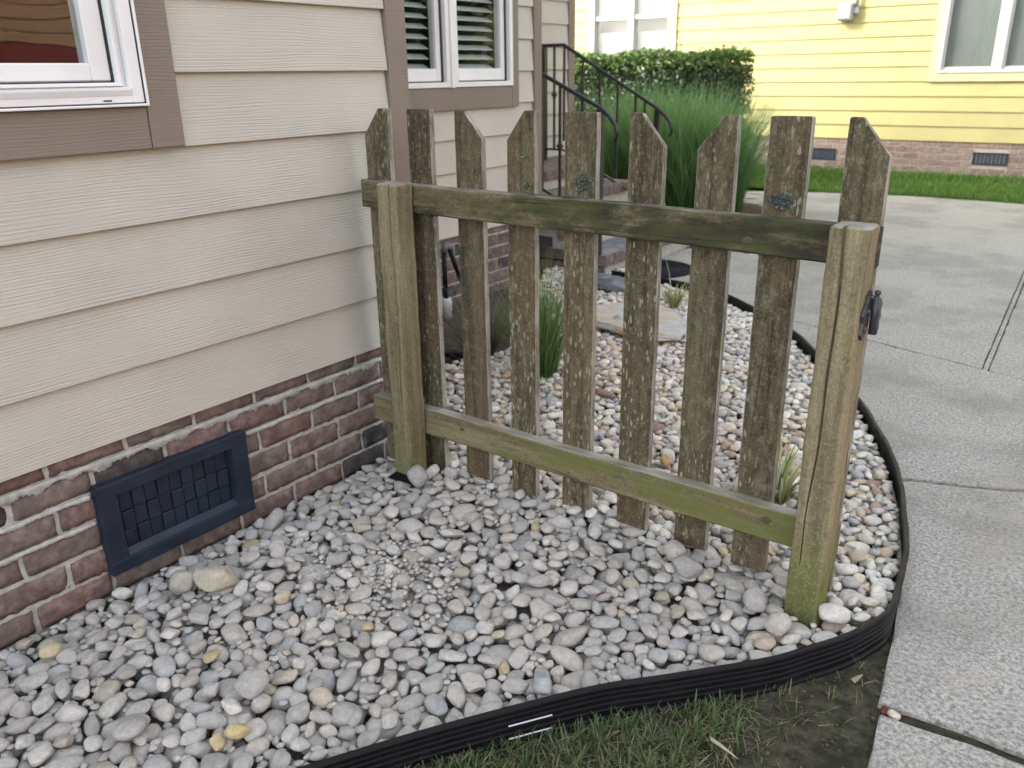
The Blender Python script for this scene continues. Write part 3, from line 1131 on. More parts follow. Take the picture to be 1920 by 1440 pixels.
for c in range(0, 7):
    zc = -0.046 + COURSE * 0.5 - COURSE * c
    off = 2.09 if c % 2 == 0 else 2.19
    for i in range(0, 12):
        a, b = off + i * BL + 0.0055, off + (i + 1) * BL - 0.0055
        a = max(a, 2.1)
        b = min(b, 4.465)
        if b - a < 0.03:
            continue
        piece('brick', BM_far[random.randrange(6)], (W2 - 0.014 + random.uniform(-0.002, 0.002), (a + b) / 2, zc), house, (0, 0, 0), (1, (b - a) / (BL - 0.011), 1))
obj('mortar_bed', mortar_sheet(2.1, 4.465, -0.55, 0.0, W2 - 0.022, 0.03, 6), M['mortar'], house, smooth=True)
# porch recess wall behind the stairs
W3 = -2.2
for k in range(0, 13):
    mb = MB()
    lap_board(mb, 4.3, 6.425, k, W3, 1, 1, 0.19 - 0.178 * 0)
    obj('siding_board', mb, M['tan_siding'], house)
c3 = MB().box(W3 - 0.2, W3 - 0.02, 4.2, 6.50, -0.5, HTOP)
c3.box(HX0, W2 - 0.2, 4.30, 4.47, -0.5, HTOP)
obj('wall_core', c3, M['sheathing'], house)
obj('corner_board', MB().cbox(W3 - 0.05, W3 + 0.006, 6.428, 6.52, 0.19, HTOP, 0.002), M['brown_trim'], house)
obj('corner_board', MB().cbox(W2 - 1.0, W2 - 0.052, 4.472, 4.486, -0.01, HTOP, 0.002), M['tan_siding'], house)
rf = MB()
rf.box(HX0, -0.201, -4.0, 2.084, HTOP - 2.5, HTOP).box(HX0, W2 - 0.201, 2.0845, 4.29, HTOP - 2.5, HTOP).box(HX0, W3 - 0.201, 4.4705, 6.50, HTOP - 2.5, HTOP)
rf.box(HX0, HX0 + 0.1, -4.0, 6.50, -0.45, HTOP - 2.5).box(HX0 + 0.1, -0.3, -4.0, -3.9, -0.45, HTOP - 2.5).box(HX0 + .1, W3 - 0.2, 6.40, 6.50, -0.45, HTOP - 2.5).box(-0.2, -0.03, -4.0, -1.8, -0.45, HTOP)
obj('upper_storey', rf, M['sheathing'], house)
rr = MB()
rr.box(HX0 - 0.2, 0.25, -4.2, 2.25, HTOP + 0.002, HTOP + 0.12).box(HX0 - 0.2, W2 + 0.25, 2.2505, 4.6, HTOP + 0.002, HTOP + 0.12).box(HX0 - 0.2, W3 + 0.25, 4.6005, 6.6, HTOP + 0.002, HTOP + 0.12)
obj('roof', rr, M['roof'], house)

# ------------------------------------------------------------------ yellow house
YH = 11.9
yhouse = thing('yellow_house', 'pale yellow lap sided house across the drive', 'house', (0, YH, -0.42))
for k in range(0, 12):
    cuts = sorted([-9.0, 9.0] + [{0: -3.1, 1: -1.10, 2: -1.6, 3: 0.35, 4: -0.75, 5: -2.9, 6: -2.6, 7: 1.6}.get(k, -3.0), 4.2 if k % 2 else 3.1])
    for a, b in zip(cuts[:-1], cuts[1:]):
        segs = [(a, b)]
        for (wa, wb, wz0, wz1) in ((-5.42, -3.905, 0.62, 2.8), (-0.432, 1.11, 0.70, 2.6)):
            ns = []
            for (p, q) in segs:
                if k * E_ + 0.01 + E_ * 0.5 < wz0 or k * E_ > wz1 or q <= wa or p >= wb:
                    ns.append((p, q))
                else:
                    if p < wa:
                        ns.append((p, wa))
                    if q > wb:
                        ns.append((wb, q))
            segs = ns
        for (p, q) in segs:
            if q - p < 0.03:
                continue
            mb = MB()
            lap_board(mb, p + 0.0012, q - 0.0012, k, YH, 0, -1)
            obj('siding_board', mb, M['yellow_siding'], yhouse)
yc = MB()
for (a, b) in ((-9, -5.32), (-3.98, -0.36), (1.04, 9)):
    yc.box(a, b, YH + 0.02, YH + 0.2, -0.02, 5.4)
for (a, b, z0, z1) in ((-5.32, -3.98, 0.70, 2.7), (-0.36, 1.04, 0.78, 2.5)):
    yc.box(a, b, YH + 0.02, YH + 0.2, -0.02, z0)
    yc.box(a, b, YH + 0.02, YH + 0.2, z1, 5.4)
yc.box(-9, 9, YH + 0.028, YH + 0.25, -0.5, -0.021)
yc.box(-9, 9, YH + 6, YH + 6.2, -0.5, 5.4)
obj('wall_core', yc, M['yellow_trim'], yhouse)
obj('roof', MB().box(-9.4, 9.4, YH - 0.35, YH + 6.5, 5.402, 5.55), M['roof'], yhouse)


def ringx(name, xa, xb, za, zb, w, y0, y1, mat, parent, wb=None, c=0.002):
    wb = wb or w
    mb = MB()
    mb.cbox(xb - w, xb, y0, y1, za, zb, c)
    mb.cbox(xa, xa + w, y0, y1, za, zb, c)
    mb.cbox(xa + w - 0.0005, xb - w + 0.0005, y0 + 0.0007, y1, za, za + wb, c)
    mb.cbox(xa + w - 0.0005, xb - w + 0.0005, y0 + 0.0007, y1, zb - wb, zb, c)
    return obj(name, mb, mat, parent)


def yellow_window(xa, xb, za, zb, mull, rail, label):
    w = bpy.data.objects.new('window', None)
    link(w, yhouse)
    w["label"] = label
    ringx('trim', xa - 0.097, xb + 0.097, za - 0.10, zb + 0.1, 0.097, YH - 0.020, YH + 0.03, M['yellow_trim'], w, 0.10)
    ringx('outer_frame', xa, xb, za, zb, 0.034, YH - 0.032, YH + 0.06, M['off_white'], w)
    obj('mullion', MB().cbox(mull - 0.05, mull + 0.05, YH - 0.030, YH + 0.06, za + 0.002, zb, 0.004), M['off_white'], w)
    for (a, b) in ((xa + 0.034, mull - 0.05), (mull + 0.05, xb - 0.034)):
        ringx('sash', a, b, za + 0.034, zb - 0.03, 0.022, YH + 0.010, YH + 0.06, M['off_white'], w, 0.034)
        if rail:
            obj('meeting_rail', MB().cbox(a, b, YH - 0.004, YH + 0.06, rail - 0.03, rail + 0.03, 0.003), M['off_white'], w)
        obj('pane', MB().box(a + 0.02, b - 0.02, YH + 0.034, YH + 0.037, za + 0.06, zb - 0.05), M['glass'], w)
        if rail:
            n = 26
            for i in range(n):
                zz = za + 0.08 + i * 0.047
                if rail - 0.20 < zz < rail + 0.05:
                    continue
                mb = MB().add([(a, YH + 0.075, zz - 0.020), (b, YH + 0.075, zz - 0.020), (b, YH + 0.088, zz + 0.0245), (a, YH + 0.088, zz + 0.0245)], [(0, 1, 2, 3)])
                obj('blind_slat', mb, M['yellow_blind'], w)
        else:
            obj('blind', MB().box(a, b, YH + 0.072, YH + 0.08, za + 0.02, zb), M['grey_blind'], w)
    mb = MB().add([(xa, YH + 0.2, za), (xb, YH + 0.2, za), (xb, YH + 0.2, zb), (xa, YH + 0.2, zb)], [(0, 1, 2, 3)])
    obj('room_interior', mb, M['grey_blind'], w)
    return w


yellow_window(-5.32, -4.0, 0.72, 2.70, -4.65, 1.64, "double window with pale slatted blinds above the hedge")
yellow_window(-0.335, 1.02, 0.806, 2.50, 0.31, None, "double window with grey shades near the drive")
BM_y = brick_variants(5, 0.2 - 0.013, 0.076 - 0.013, 0.03, 14, 0.001, 3, 3)
for me in BM_y:
    me.materials.append(M['brick_pale'])
VENTS = [(-1.80, -1.45, -0.285, -0.140), (0.215, 0.60, -0.262, -0.118)]
for c in range(0, 6):
    zc = -0.022 - 0.076 * c - 0.016
    for i in range(-18, 17):
        xa = i * 0.2 + (0.1 if c % 2 else 0) + 0.0065
        xb = xa + 0.187
        if xa < -3.4:
            continue
        segs = [(xa, xb)]
        for (va, vb, z0, z1) in VENTS:
            if z0 - 0.02 < zc < z1 + 0.02:
                ns = []
                for (p, q) in segs:
                    if q <= va or p >= vb:
                        ns.append((p, q))
                    else:
                        if p < va - 0.02:
                            ns.append((p, va))
                        if q > vb + 0.02:
                            ns.append((vb, q))
                segs = ns
        for (p, q) in segs:
            piece('brick', BM_y[random.randrange(5)], ((p + q) / 2, YH + 0.014, zc), yhouse, (0, 0, -math.pi / 2), (1, (q - p) / 0.187, 1))
ms = mortar_sheet(-9, 9, -0.5, -0.0, 0, 0.1, 2)
ms.v = [(p[1], YH + 0.0215 + p[0], p[2]) for p in ms.v]
obj('mortar_bed', ms, M['mortar_pale'], yhouse, smooth=True)
for (va, vb, z0, z1) in VENTS:
    v = ringx('foundation_vent', va, vb, z0, z1, 0.014, YH + 0.002, YH + 0.03, M['vent_plastic'], yhouse)
    for i in range(9):
        xx = va + 0.02 + i * (vb - va - 0.04) / 8.0
        obj('louvre', MB().box(xx - 0.0165, xx + 0.0165, YH + 0.010 + 0.002 * (i % 2), YH + 0.0212, z0 + 0.0145, z1 - 0.0145), M['vent_blue'], v)

# utility box on the yellow wall
ub = thing('utility_box', 'small grey electrical box on the yellow wall left of the window', 'utility box', (-1.5, YH, 1.45))
obj('case', MB().cbox(-1.60, -1.415, YH - 0.135, YH - 0.001, 1.452, 1.655, 0.012, 2), M['grey_plastic'], ub)
obj('cover', MB().cbox(-1.585, -1.43, YH - 0.146, YH - 0.1352, 1.468, 1.640, 0.006, 2), M['grey_plastic'], ub)
obj('conduit', MB().tube([(-1.385, YH - 0.055, 1.56), (-1.385, YH - 0.055, 2.4)], 0.026, 12), M['grey_plastic'], ub, smooth=True)
obj('conduit_elbow', MB().cbox(-1.415, -1.352, YH - 0.085, YH - 0.022, 1.52, 1.60, 0.01), M['grey_plastic'], ub)

# house on the other side of the drive: stands outside the frame, mirrored in the panes
nh = thing('brick_house', 'orange tan sided house with red brick base seen mirrored in the near window', 'house', (10, 4, -0.42))
for k in range(0, 16):
    mb = MB()
    lap_board(mb, -3.0, 5.9, k, 9.5, 1, -1, 1.27)
    obj('siding_board', mb, siding_mat("peach_siding", (0.62, 0.36, 0.19), 1, 0.1) if k == 0 else bpy.data.materials["peach_siding"], nh)
obj('brick_base', MB().box(9.52, 9.8, -3.0, 5.9, -0.42, 1.269), simple("red_base", (0.36, 0.07, 0.05), 0.85), nh)
obj('wall_core', MB().box(9.53, 9.8, -3.0, 5.9, 1.27, 4.35), M['sheathing'], nh)
obj('roof', MB().box(9.2, 14, -3.3, 6.2, 4.351, 4.5), M['roof'], nh)

# ------------------------------------------------------------------ picket fence
FY = 1.745
fence = thing('picket_fence', 'weathered wooden picket fence panel standing in the pebble bed', 'fence', (0.87, 1.79, -0.42))


def timber_post(x0, x1, y0, y1, z0, z1, crack, seed, top_tilt=0.0, notch=0.006):
    """square post with worn corners and one wandering drying crack in its front face"""
    r = np.random.default_rng(seed)
    zs = np.concatenate([np.linspace(z0, z1 - 0.012, 46), [z1 - 0.004, z1]])
    rows = []
    for zi, z in enumerate(zs):
        ins = 0.0 if zi < len(zs) - 2 else (0.0012 if zi == len(zs) - 2 else 0.005)
        cx, w, d = crack(z)
        c = 0.009 + 0.0012 * math.sin(z * 23 + seed)
        wob = lambda a: 0.0011 * math.sin(z * 17 + a + seed) + 0.0006 * math.sin(z * 53 + 2 * a)
        X0, X1, Y0, Y1 = x0 + ins + wob(0), x1 - ins + wob(1), y0 + ins + wob(2), y1 - ins
        cx = x0 + cx
        p = [(X0, Y0 + c), (X0 + c * 0.3, Y0 + c * 0.3), (X0 + c, Y0)]
        p += [(cx - 0.02, Y0), (cx - w - 0.001, Y0 + 0.0002), (cx - w * 0.35, Y0 + d), (cx + w * 0.35, Y0 + d), (cx + w + 0.001, Y0 + 0.0002), (cx + 0.02, Y0)]
        p += [(X1 - c, Y0), (X1 - c * 0.3, Y0 + c * 0.3), (X1, Y0 + c), (X1 + wob(4) * 0.6, (Y0 + Y1) / 2), (X1, Y1 - c), (X1 - c, Y1), (X0 + c, Y1), (X0, Y1 - c)]
        rows.append([(a, b, z + top_tilt * (a - x0) * (1 if zi >= len(zs) - 3 else 0)) for a, b in p])
    n = len(rows[0])
    mb = MB()
    for rw in rows:
        mb.v.extend(rw)
    for i in range(len(rows) - 1):
        for k in range(n):
            a = i * n + k
            b = i * n + (k + 1) % n
            mb.f.append((a, b, b + n, a + n))
    cidx = len(mb.v)
    top = rows[-1]
    mb.v.append((sum(p[0] for p in top) / n, sum(p[1] for p in top) / n, top[0][2] + 0.002))
    b0 = (len(rows) - 1) * n
    for k in range(n):
        mb.f.append((b0 + k, b0 + (k + 1) % n, cidx))
    return mb


def crack_r(z):
    t = (0.56 - z) / 0.75
    w = 0.0 if t < 0 or t > 1.02 else 0.0026 * (1 - abs(2 * min(t, 1) - 0.75)) ** 0.5 if abs(2 * min(t, 1) - 0.75) < 1 else 0.0008
    if z > 0.45:
        w = max(w, 0.0035)
    cx = 0.034 + 0.004 * math.sin(z * 6) + 0.002 * math.sin(z * 19) - 0.006 * t
    return cx, w, 0.011 if w > 0 else 0.0005


def crack_l(z):
    t = (0.575 - z) / 0.70
    w = 0.0 if t > 1 else 0.0014 * (0.5 + 0.5 * abs(math.sin(z * 9)))
    return 0.056 + 0.003 * math.sin(z * 8) + 0.0015 * math.sin(z * 27), w, 0.007 if w > 0 else 0.0004


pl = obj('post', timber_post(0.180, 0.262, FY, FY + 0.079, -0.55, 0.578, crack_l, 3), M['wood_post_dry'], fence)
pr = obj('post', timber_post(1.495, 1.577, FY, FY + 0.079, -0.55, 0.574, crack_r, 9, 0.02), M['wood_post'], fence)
pr["label"] = "right post with a long dark crack and green moss at its foot"


def rail(name, x0, x1, z0l, z0r, h, y0, y1, mat, seed):
    r = np.random.default_rng(seed)
    n = 60
    mb = MB()
    rows = []
    for i in range(n):
        t = i / (n - 1)
        x = x0 + (x1 - x0) * t
        zb = z0l + (z0r - z0l) * t + 0.0015 * math.sin(t * 9 + seed)
        zt = zb + h + 0.001 * math.sin(t * 13 + seed) + r.normal(0, 0.0004)
        c = 0.004 + r.uniform(-0.001, 0.002)
        rows.append([(x, y0, zb + c), (x, y0 + r.normal(0, 0.0003), (zb + zt) / 2), (x, y0, zt - c), (x, y0 + c * 0.4, zt - c * 0.3), (x, y0 + c, zt), (x, (y0 + y1) / 2, zt - 0.0008), (x, y1, zt), (x, y1, zb), (x, y0 + c, zb)])
    k = len(rows[0])
    for rw in rows:
        mb.v.extend(rw)
    for i in range(n - 1):
        for q in range(k):
            a = i * k + q
            b = i * k + (q + 1) % k
            mb.f.append((a, b, b + k, a + k))
    mb.f.append(tuple(range(k)))
    mb.f.append(tuple((n - 1) * k + q for q in range(k)))
    return obj(name, mb, mat, fence)


RY = FY + 0.080
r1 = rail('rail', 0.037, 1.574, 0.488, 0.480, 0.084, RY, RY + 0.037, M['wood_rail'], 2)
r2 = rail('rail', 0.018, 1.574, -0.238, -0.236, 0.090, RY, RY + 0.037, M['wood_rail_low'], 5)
PY = RY + 0.0375
pick = [(0.030, 0.134, 'L', 0.094), (0.212, 0.304, 'F', 0), (0.396, 0.494, 'R', 0.432), (0.581, 0.676, 'L', 0.640), (0.770, 0.868, 'F', 0), (0.959, 1.055, 'R', 0.990),
        (1.141, 1.237, 'L', 1.203), (1.309, 1.402, 'F', 0), (1.477, 1.568, 'R', 1.503)]
for i, (a, b, kind, cx) in enumerate(pick):
    zt = 0.780 + random.uniform(-0.002, 0.003)
    zb = -0.352 + random.uniform(-0.006, 0.006)
    if i in (0, 1):
        zb = -0.40
    zs_ = zt - 0.078
    if kind == 'L':
        poly = [(a, zs_), (cx, zt), (b, zt), (b, 0)]
    elif kind == 'R':
        poly = [(a, 0), (a, zt), (cx, zt), (b, zs_)]
    else:
        poly = [(a, 0), (a, zt), (b, zt), (b, 0)]
    # outline, with slightly worn sides
    left = [(a + random.uniform(-0.0007, 0.0007), z) for z in np.linspace(zb, (zs_ if kind == 'L' else zt) - 0.01, 22)]
    right = [(b + random.uniform(-0.0007, 0.0007), z) for z in np.linspace((zs_ if kind == 'R' else zt) - 0.01, zb, 22)]
    if kind == 'L':
        topp = [(a, zs_), (a + 0.3 * (cx - a), zs_ + 0.3 * (zt - zs_) + 0.001), (a + 0.7 * (cx - a), zs_ + 0.7 * (zt - zs_)), (cx - 0.001, zt - 0.001), (cx + 0.004, zt), (b - 0.003, zt), (b, zt - 0.003)]
    elif kind == 'R':
        topp = [(a, zt - 0.003), (a + 0.003, zt), (cx - 0.004, zt), (cx + 0.002, zt - 0.002), (cx + 0.4 * (b - cx), zt - 0.4 * (zt - zs_)), (b - 0.001, zs_ + 0.002), (b, zs_ - 0.002)]
    else:
        topp = [(a, zt - 0.003), (a + 0.002, zt), ((a + b) / 2, zt + 0.0005), (b - 0.002, zt), (b, zt - 0.003)]
    outl = left + topp + right
    bm = bmesh.new()
    th = 0.0175
    vs = [bm.verts.new((p[0], PY, p[1])) for p in outl]
    f = bm.faces.new(vs)
    r = bmesh.ops.extrude_face_region(bm, geom=[f])
    for v in r['geom']:
        if isinstance(v, bmesh.types.BMVert):
            v.co.y += th
    bm.normal_update()
    bmesh.ops.bevel(bm, geom=[e for e in bm.edges if abs(e.verts[0].co.y - PY) < 1e-6 and abs(e.verts[1].co.y - PY) < 1e-6], offset=0.0018, segments=1, affect='EDGES')
    bmesh.ops.triangulate(bm, faces=[q for q in bm.faces if len(q.verts) > 4])
    bm.verts.index_update()
    mb = MB()
    mb.v = [tuple(v.co) for v in bm.verts]
    mb.f = [tuple(v.index for v in q.verts) for q in bm.faces]
    bm.free()
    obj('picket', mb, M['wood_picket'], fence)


def lichen_tuft(c, w, h, n, seed, col):
    r = np.random.default_rng(seed)
    V, F, T = [], [], []
    for i in range(n):
        u = r.normal(0, 0.38, 2)
        p = np.array([c[0] + u[0] * w, c[1], c[2] + u[1] * h])
        s = r.uniform(0.002, 0.0045)
        d = np.array([r.normal(0, 1), -abs(r.normal(0.8, 0.4)), r.normal(0.2, 0.8)])
        d /= np.linalg.norm(d)
        q = np.cross(d, r.normal(0, 1, 3))
        q /= np.linalg.norm(q)
        b = len(V)
        V += [p - q * s * 0.4, p + q * s * 0.4, p + d * s * 1.3 + q * s * 0.8, p + d * s * 1.3 - q * s * 0.8]
        F.append([b, b + 1, b + 2, b + 3])
        k = r.uniform(0.6, 1.35)
        T += [np.array(col) * k * 0.7] * 2 + [np.array(col) * k] * 2
    L = ROOT[fence]
    V = np.array(V) - np.array(L)
    o = bpy.data.objects.new('lichen', tinted('lichen', V, F, np.array(T), M['leaf']))
    link(o, fence)
    tag(o, kind='stuff')


lichen_tuft((0.832, PY - 0.002, 0.605), 0.030, 0.026, 230, 1, (0.17, 0.22, 0.17))
lichen_tuft((1.352, PY - 0.002, 0.598), 0.034, 0.024, 300, 2, (0.15, 0.19, 0.19))
lichen_tuft((0.650, PY - 0.002, 0.59), 0.020, 0.010, 60, 3, (0.20, 0.22, 0.17))
lichen_tuft((0.640, PY - 0.001, 0.668), 0.008, 0.006, 25, 4, (0.28, 0.36, 0.27))
# nails / knot holes
for (x, z) in ((0.205, 0.06), (0.222, 0.30)):
    obj('nail_hole', MB().tube([(x, FY - 0.0006, z), (x, FY + 0.004, z)], 0.0028, 8), M['crack'], fence)

# knots in the rails
kt = NT("knot_wood")
kc = kt.coord((1, 1, 1), rand=False)
kl = kt.n("ShaderNodeVectorMath", operation='LENGTH')
kt.l(kc, kl.inputs[0])
kr = kt.math('SINE', kt.math('MULTIPLY_ADD', kt.noise(kc, 90, 3), 5.0, kt.math('MULTIPLY', kl.outputs['Value'], 1700.0)))
kt.done(kt.mix(kt.rng(kr, -0.5, 0.7), (0.055, 0.042, 0.024), (0.15, 0.125, 0.068)), 0.85, kt.bump(kr, 0.5, 0.001), 0.2)
for (kx, kz, ka, kb, rl) in ((1.405, -0.178, 0.013, 0.0095, r2), (0.415, -0.180, 0.010, 0.007, r2), (1.295, 0.512, 0.012, 0.009, r1)):
    mb = MB()
    mb.v = [(0, -0.0012, 0)] + [(ka * q * math.cos(a), -0.0012 + 0.0010 * q ** 3, kb * q * math.sin(a)) for q in (0.5, 0.8, 1.0) for a in np.linspace(0, 2 * math.pi, 20, endpoint=False)]
    mb.f = [(0, 1 + i, 1 + (i + 1) % 20) for i in range(20)] + [(1 + 20 * g + i, 21 + 20 * g + i, 21 + 20 * g + (i + 1) % 20, 1 + 20 * g + (i + 1) % 20) for g in (0, 1) for i in range(20)]
    ko = piece('knot', make_mesh('knot', mb.v, mb.f, kt.mat, True), (kx, RY, kz), rl)

# black ornamental gate hinge on the right post's outer side
hx = 1.5775
hinge = obj('hinge', MB().prism([(FY + 0.010, 0.352), (FY + 0.022, 0.338), (FY + 0.032, 0.347), (FY + 0.04, 0.341), (FY + 0.052, 0.355), (FY + 0.06, 0.385), (FY + 0.07, 0.392), (FY + 0.066, 0.405), (FY + 0.074, 0.418),
                                 (FY + 0.064, 0.428), (FY + 0.052, 0.440), (FY + 0.040, 0.430), (FY + 0.034, 0.415), (FY + 0.022, 0.405), (FY + 0.012, 0.392), (FY + 0.018, 0.375)], 0, hx + 0.0002, hx + 0.0065), M['hinge_iron'], fence)
obj('barrel', MB().tube([(hx + 0.016, FY + 0.060, 0.345), (hx + 0.016, FY + 0.060, 0.425)], 0.0085, 12), M['hinge_iron'], hinge, smooth=True)
obj('barrel_pin', MB().lathe((hx + 0.016, FY + 0.060, 0.425), [(0.0, 0.016), (0.006, 0.014), (0.007, 0.008), (0.004, 0.004), (0.006, 0.0)], 10), M['hinge_iron'], hinge, smooth=True)
obj('strap', MB().prism([(FY + 0.052, 0.350), (FY + 0.085, 0.338), (FY + 0.096, 0.352), (FY + 0.091, 0.366), (FY + 0.102, 0.376), (FY + 0.092, 0.390), (FY + 0.100, 0.402), (FY + 0.084, 0.418), (FY + 0.056, 0.424)], 0, hx + 0.012, hx + 0.020), M['hinge_iron'], hinge)
for (yy, zz, mt) in ((0.028, 0.362, 'rust'), (0.036, 0.398, 'hinge_iron'), (0.054, 0.425, 'hinge_iron')):
    obj('bolt', MB().tube([(hx + 0.006, FY + yy, zz), (hx + 0.0115, FY + yy, zz), (hx + 0.0125, FY + yy, zz)], [0.0058, 0.0052, 0.003], 8), M[mt], hinge)

# ------------------------------------------------------------------ lawn edging
edg = thing('lawn_edging', 'black ribbed plastic lawn edging curving round the pebble bed', 'edging', (1.55, 1.52, -0.42))
prof = [(-0.002, -0.46), (-0.002, -0.336)]
out = [(0.0035, -0.46)]
for (zz) in (-0.413,):
    out += [(0.0035, zz - 0.006), (0.010, zz - 0.003), (0.010, zz + 0.003), (0.0035, zz + 0.006)]
for zz in (-0.392, -0.377, -0.362, -0.349):
    out += [(0.0035, zz - 0.003), (0.0068, zz - 0.0012), (0.0068, zz + 0.0012), (0.0035, zz + 0.003)]
out += [(0.0035, -0.3395), (0.0070, -0.338), (0.0085, -0.333), (0.0065, -0.3285), (0.001, -0.3265), (-0.0045, -0.3285), (-0.0060, -0.333), (-0.0045, -0.338), (-0.002, -0.3395)]
prof = out + [(-0.002, -0.46)]
mb = MB()
Tn = np.gradient(EC, axis=0)
Tn /= np.linalg.norm(Tn, axis=1)[:, None]
Nn = np.stack([Tn[:, 1], -Tn[:, 0]], 1)
wob = 0.002 * np.sin(np.arange(len(EC)) * 0.31) + 0.0012 * np.sin(np.arange(len(EC)) * 0.93)
for i in range(len(EC)):
    for (d, z) in prof:
        p = EC[i] + Nn[i] * (d + wob[i] * 0.6)
        mb.v.append((p[0], p[1], z + wob[i] * 0.5))
k = len(prof)
for i in range(len(EC) - 1):
    for q in range(k - 1):
        a = i * k + q
        mb.f.append((a, a + 1, a + 1 + k, a + k))
obj('strip', mb, M['plastic'], edg)
i0 = int(np.argmin(np.hypot(EC[:, 0] - 1.185, EC[:, 1] - 1.075)))
cl = MB()
for j in range(i0 - 1, i0 + 2):
    for z in (-0.369, -0.402):
        p, q = EC[j], EC[j + 1]
        n0 = Nn[j]
        cl.add([(p[0] + n0[0] * 0.0075, p[1] + n0[1] * 0.0075, z), (q[0] + n0[0] * 0.0075, q[1] + n0[1] * 0.0075, z), (q[0] + n0[0] * 0.0105, q[1] + n0[1] * 0.0105, z + 0.001), (p[0] + n0[0] * 0.0105, p[1] + n0[1] * 0.0105, z + 0.001),
                (p[0] + n0[0] * 0.0075, p[1] + n0[1] * 0.0075, z + 0.0022), (q[0] + n0[0] * 0.0075, q[1] + n0[1] * 0.0075, z + 0.0022)],
               [(0, 1, 2, 3), (3, 2, 5, 4)])
obj('connector_clip', cl, M['pvc'], edg)
tag(bpy.data.objects['connector_clip'], kind='stuff')

# ------------------------------------------------------------------ garden bed and pebbles
GX0, GX1, GY0, GY1, GR = -1.20, 1.80, 0.0, 5.0, 0.005
gx = np.arange(GX0, GX1, GR)
gy = np.arange(GY0, GY1, GR)
GXX, GYY = np.meshgrid(gx, gy, indexing='ij')


def surf(X, Y):
    s = -0.352 - 0.055 * np.exp(-(np.maximum(X, 0) / 0.22) ** 2) * (Y < 2.3)
    s = s + 0.012 * np.exp(-(((X - 0.28) / 0.25) ** 2 + ((Y - 1.02) / 0.22) ** 2))
    s = s - 0.006 * np.exp(-(((X - 0.62) / 0.25) ** 2 + ((Y - 1.25) / 0.2) ** 2))
    s = s - 0.010 * (Y > 1.95) + 0.006 * fnoise(X, Y, 7, 21)
    return s


bedmask = (GXX < edge_x(GYY) - 0.004) & np.where(GYY < 2.10, GXX > -0.010, GXX > -1.15) & (GYY < 4.95)
pebmask = bedmask & ~((GYY > 2.10) & (GXX < -0.36 - np.maximum(GYY - 3.2, 0) * 0.62 + 0.05 * np.sin(GYY * 9)))
fencemask = np.zeros_like(bedmask)


def block(x0, x1, y0, y1):
    fencemask[(GXX > x0) & (GXX < x1) & (GYY > y0) & (GYY < y1)] = True


block(0.178, 0.264, FY - 0.002, FY + 0.082)
block(1.493, 1.579, FY - 0.002, FY + 0.082)
for i in (0, 1):
    block(pick[i][0], pick[i][1], PY, PY + 0.018)
Hm = surf(GXX, GYY) - 0.070
H0 = Hm.copy()
Hm[~bedmask | fencemask] = 5.0
SURF = surf(GXX, GYY)

bed = obj('garden_bed', grid_sheet(-1.16, 1.74, 0.0, 5.0, 0.02,
                                   lambda X, Y: np.where((Y > 2.1) & (X < -0.30 - np.maximum(Y - 3.2, 0) * 0.62), -0.412 + 0.012 * fnoise(X, Y, 33, 5) + 0.008 * fnoise(X, Y, 80, 6), surf(X, Y) - 0.066),
                                   lambda X, Y: (X < edge_x(Y) + 0.012) & np.where(Y < 2.08, X > -0.03, X > -1.17) & (Y < 4.62)), M['bed_soil'], smooth=True)
tag(bed, kind='structure')


def pebble_shape(nv, sub, r):
    """rounded polyhedron, unit size: p-norm of a few random half spaces"""
    k = r.integers(9, 15)
    nrm = r.normal(0, 1, (k, 3))
    nrm = np.concatenate([nrm, -nrm + r.normal(0, 0.25, (k, 3))])
    nrm /= np.linalg.norm(nrm, axis=1)[:, None]
    cst = r.uniform(0.86, 1.10, len(nrm))
    p = r.uniform(4.5, 9) if r.random() < 0.65 else r.uniform(9, 18)
    q = np.maximum(nv @ nrm.T, 0) / cst[None, :]
    rad = (q ** p).sum(1) ** (-1 / p)
    rad = np.clip(rad, 0.6, 1.35)
    ph = r.uniform(0, 6.28, (5, 3))
    wob = sum(np.sin(nv @ r.normal(0, 2.2, 3) + ph[i, 0]) for i in range(5)) / 5
    v = nv * (rad * (1 + 0.07 * wob))[:, None]
    return v / np.abs(v).max(0)[None, :]


def ico(sub):
    bm = bmesh.new()
    bmesh.ops.create_icosphere(bm, subdivisions=sub, radius=1.0)
    bm.verts.index_update()
    V = np.array([v.co[:] for v in bm.verts])
    F = np.array([[v.index for v in f.verts] for f in bm.faces])
    bm.free()
    return V / np.linalg.norm(V, axis=1)[:, None], F


ICO = {s: ico(s) for s in (2, 3, 4)}
NVAR = 28
SHAPES = {s: [pebble_shape(ICO[s][0], s, np.random.default_rng(100 + i)) for i in range(NVAR)] for s in (2, 3, 4)}

GREY = 1.25 * np.array((1.015, 1.0, 0.97)) * np.array([(0.37, 0.365, 0.35), (0.33, 0.325, 0.315), (0.41, 0.40, 0.385), (0.36, 0.345, 0.325), (0.32, 0.33, 0.335), (0.40, 0.385, 0.355), (0.35, 0.34, 0.335), (0.46, 0.45, 0.43)])
MIXC = 1.27 * np.array([(0.50, 0.47, 0.41), (0.55, 0.53, 0.48), (0.42, 0.40, 0.37), (0.36, 0.36, 0.355), (0.42, 0.33, 0.23), (0.33, 0.25, 0.19), (0.52, 0.46, 0.36), (0.60, 0.58, 0.53), (0.30, 0.31, 0.315), (0.46, 0.38, 0.29), (0.48, 0.46, 0.43), (0.27, 0.18, 0.155)])
MIXP = np.array([0.18, 0.19, 0.11, 0.07, 0.035, 0.03, 0.10, 0.17, 0.035, 0.04, 0.06, 0.01])
MIXP = MIXP / MIXP.sum()
idx_front = np.argwhere(pebmask & (GYY < 1.90))
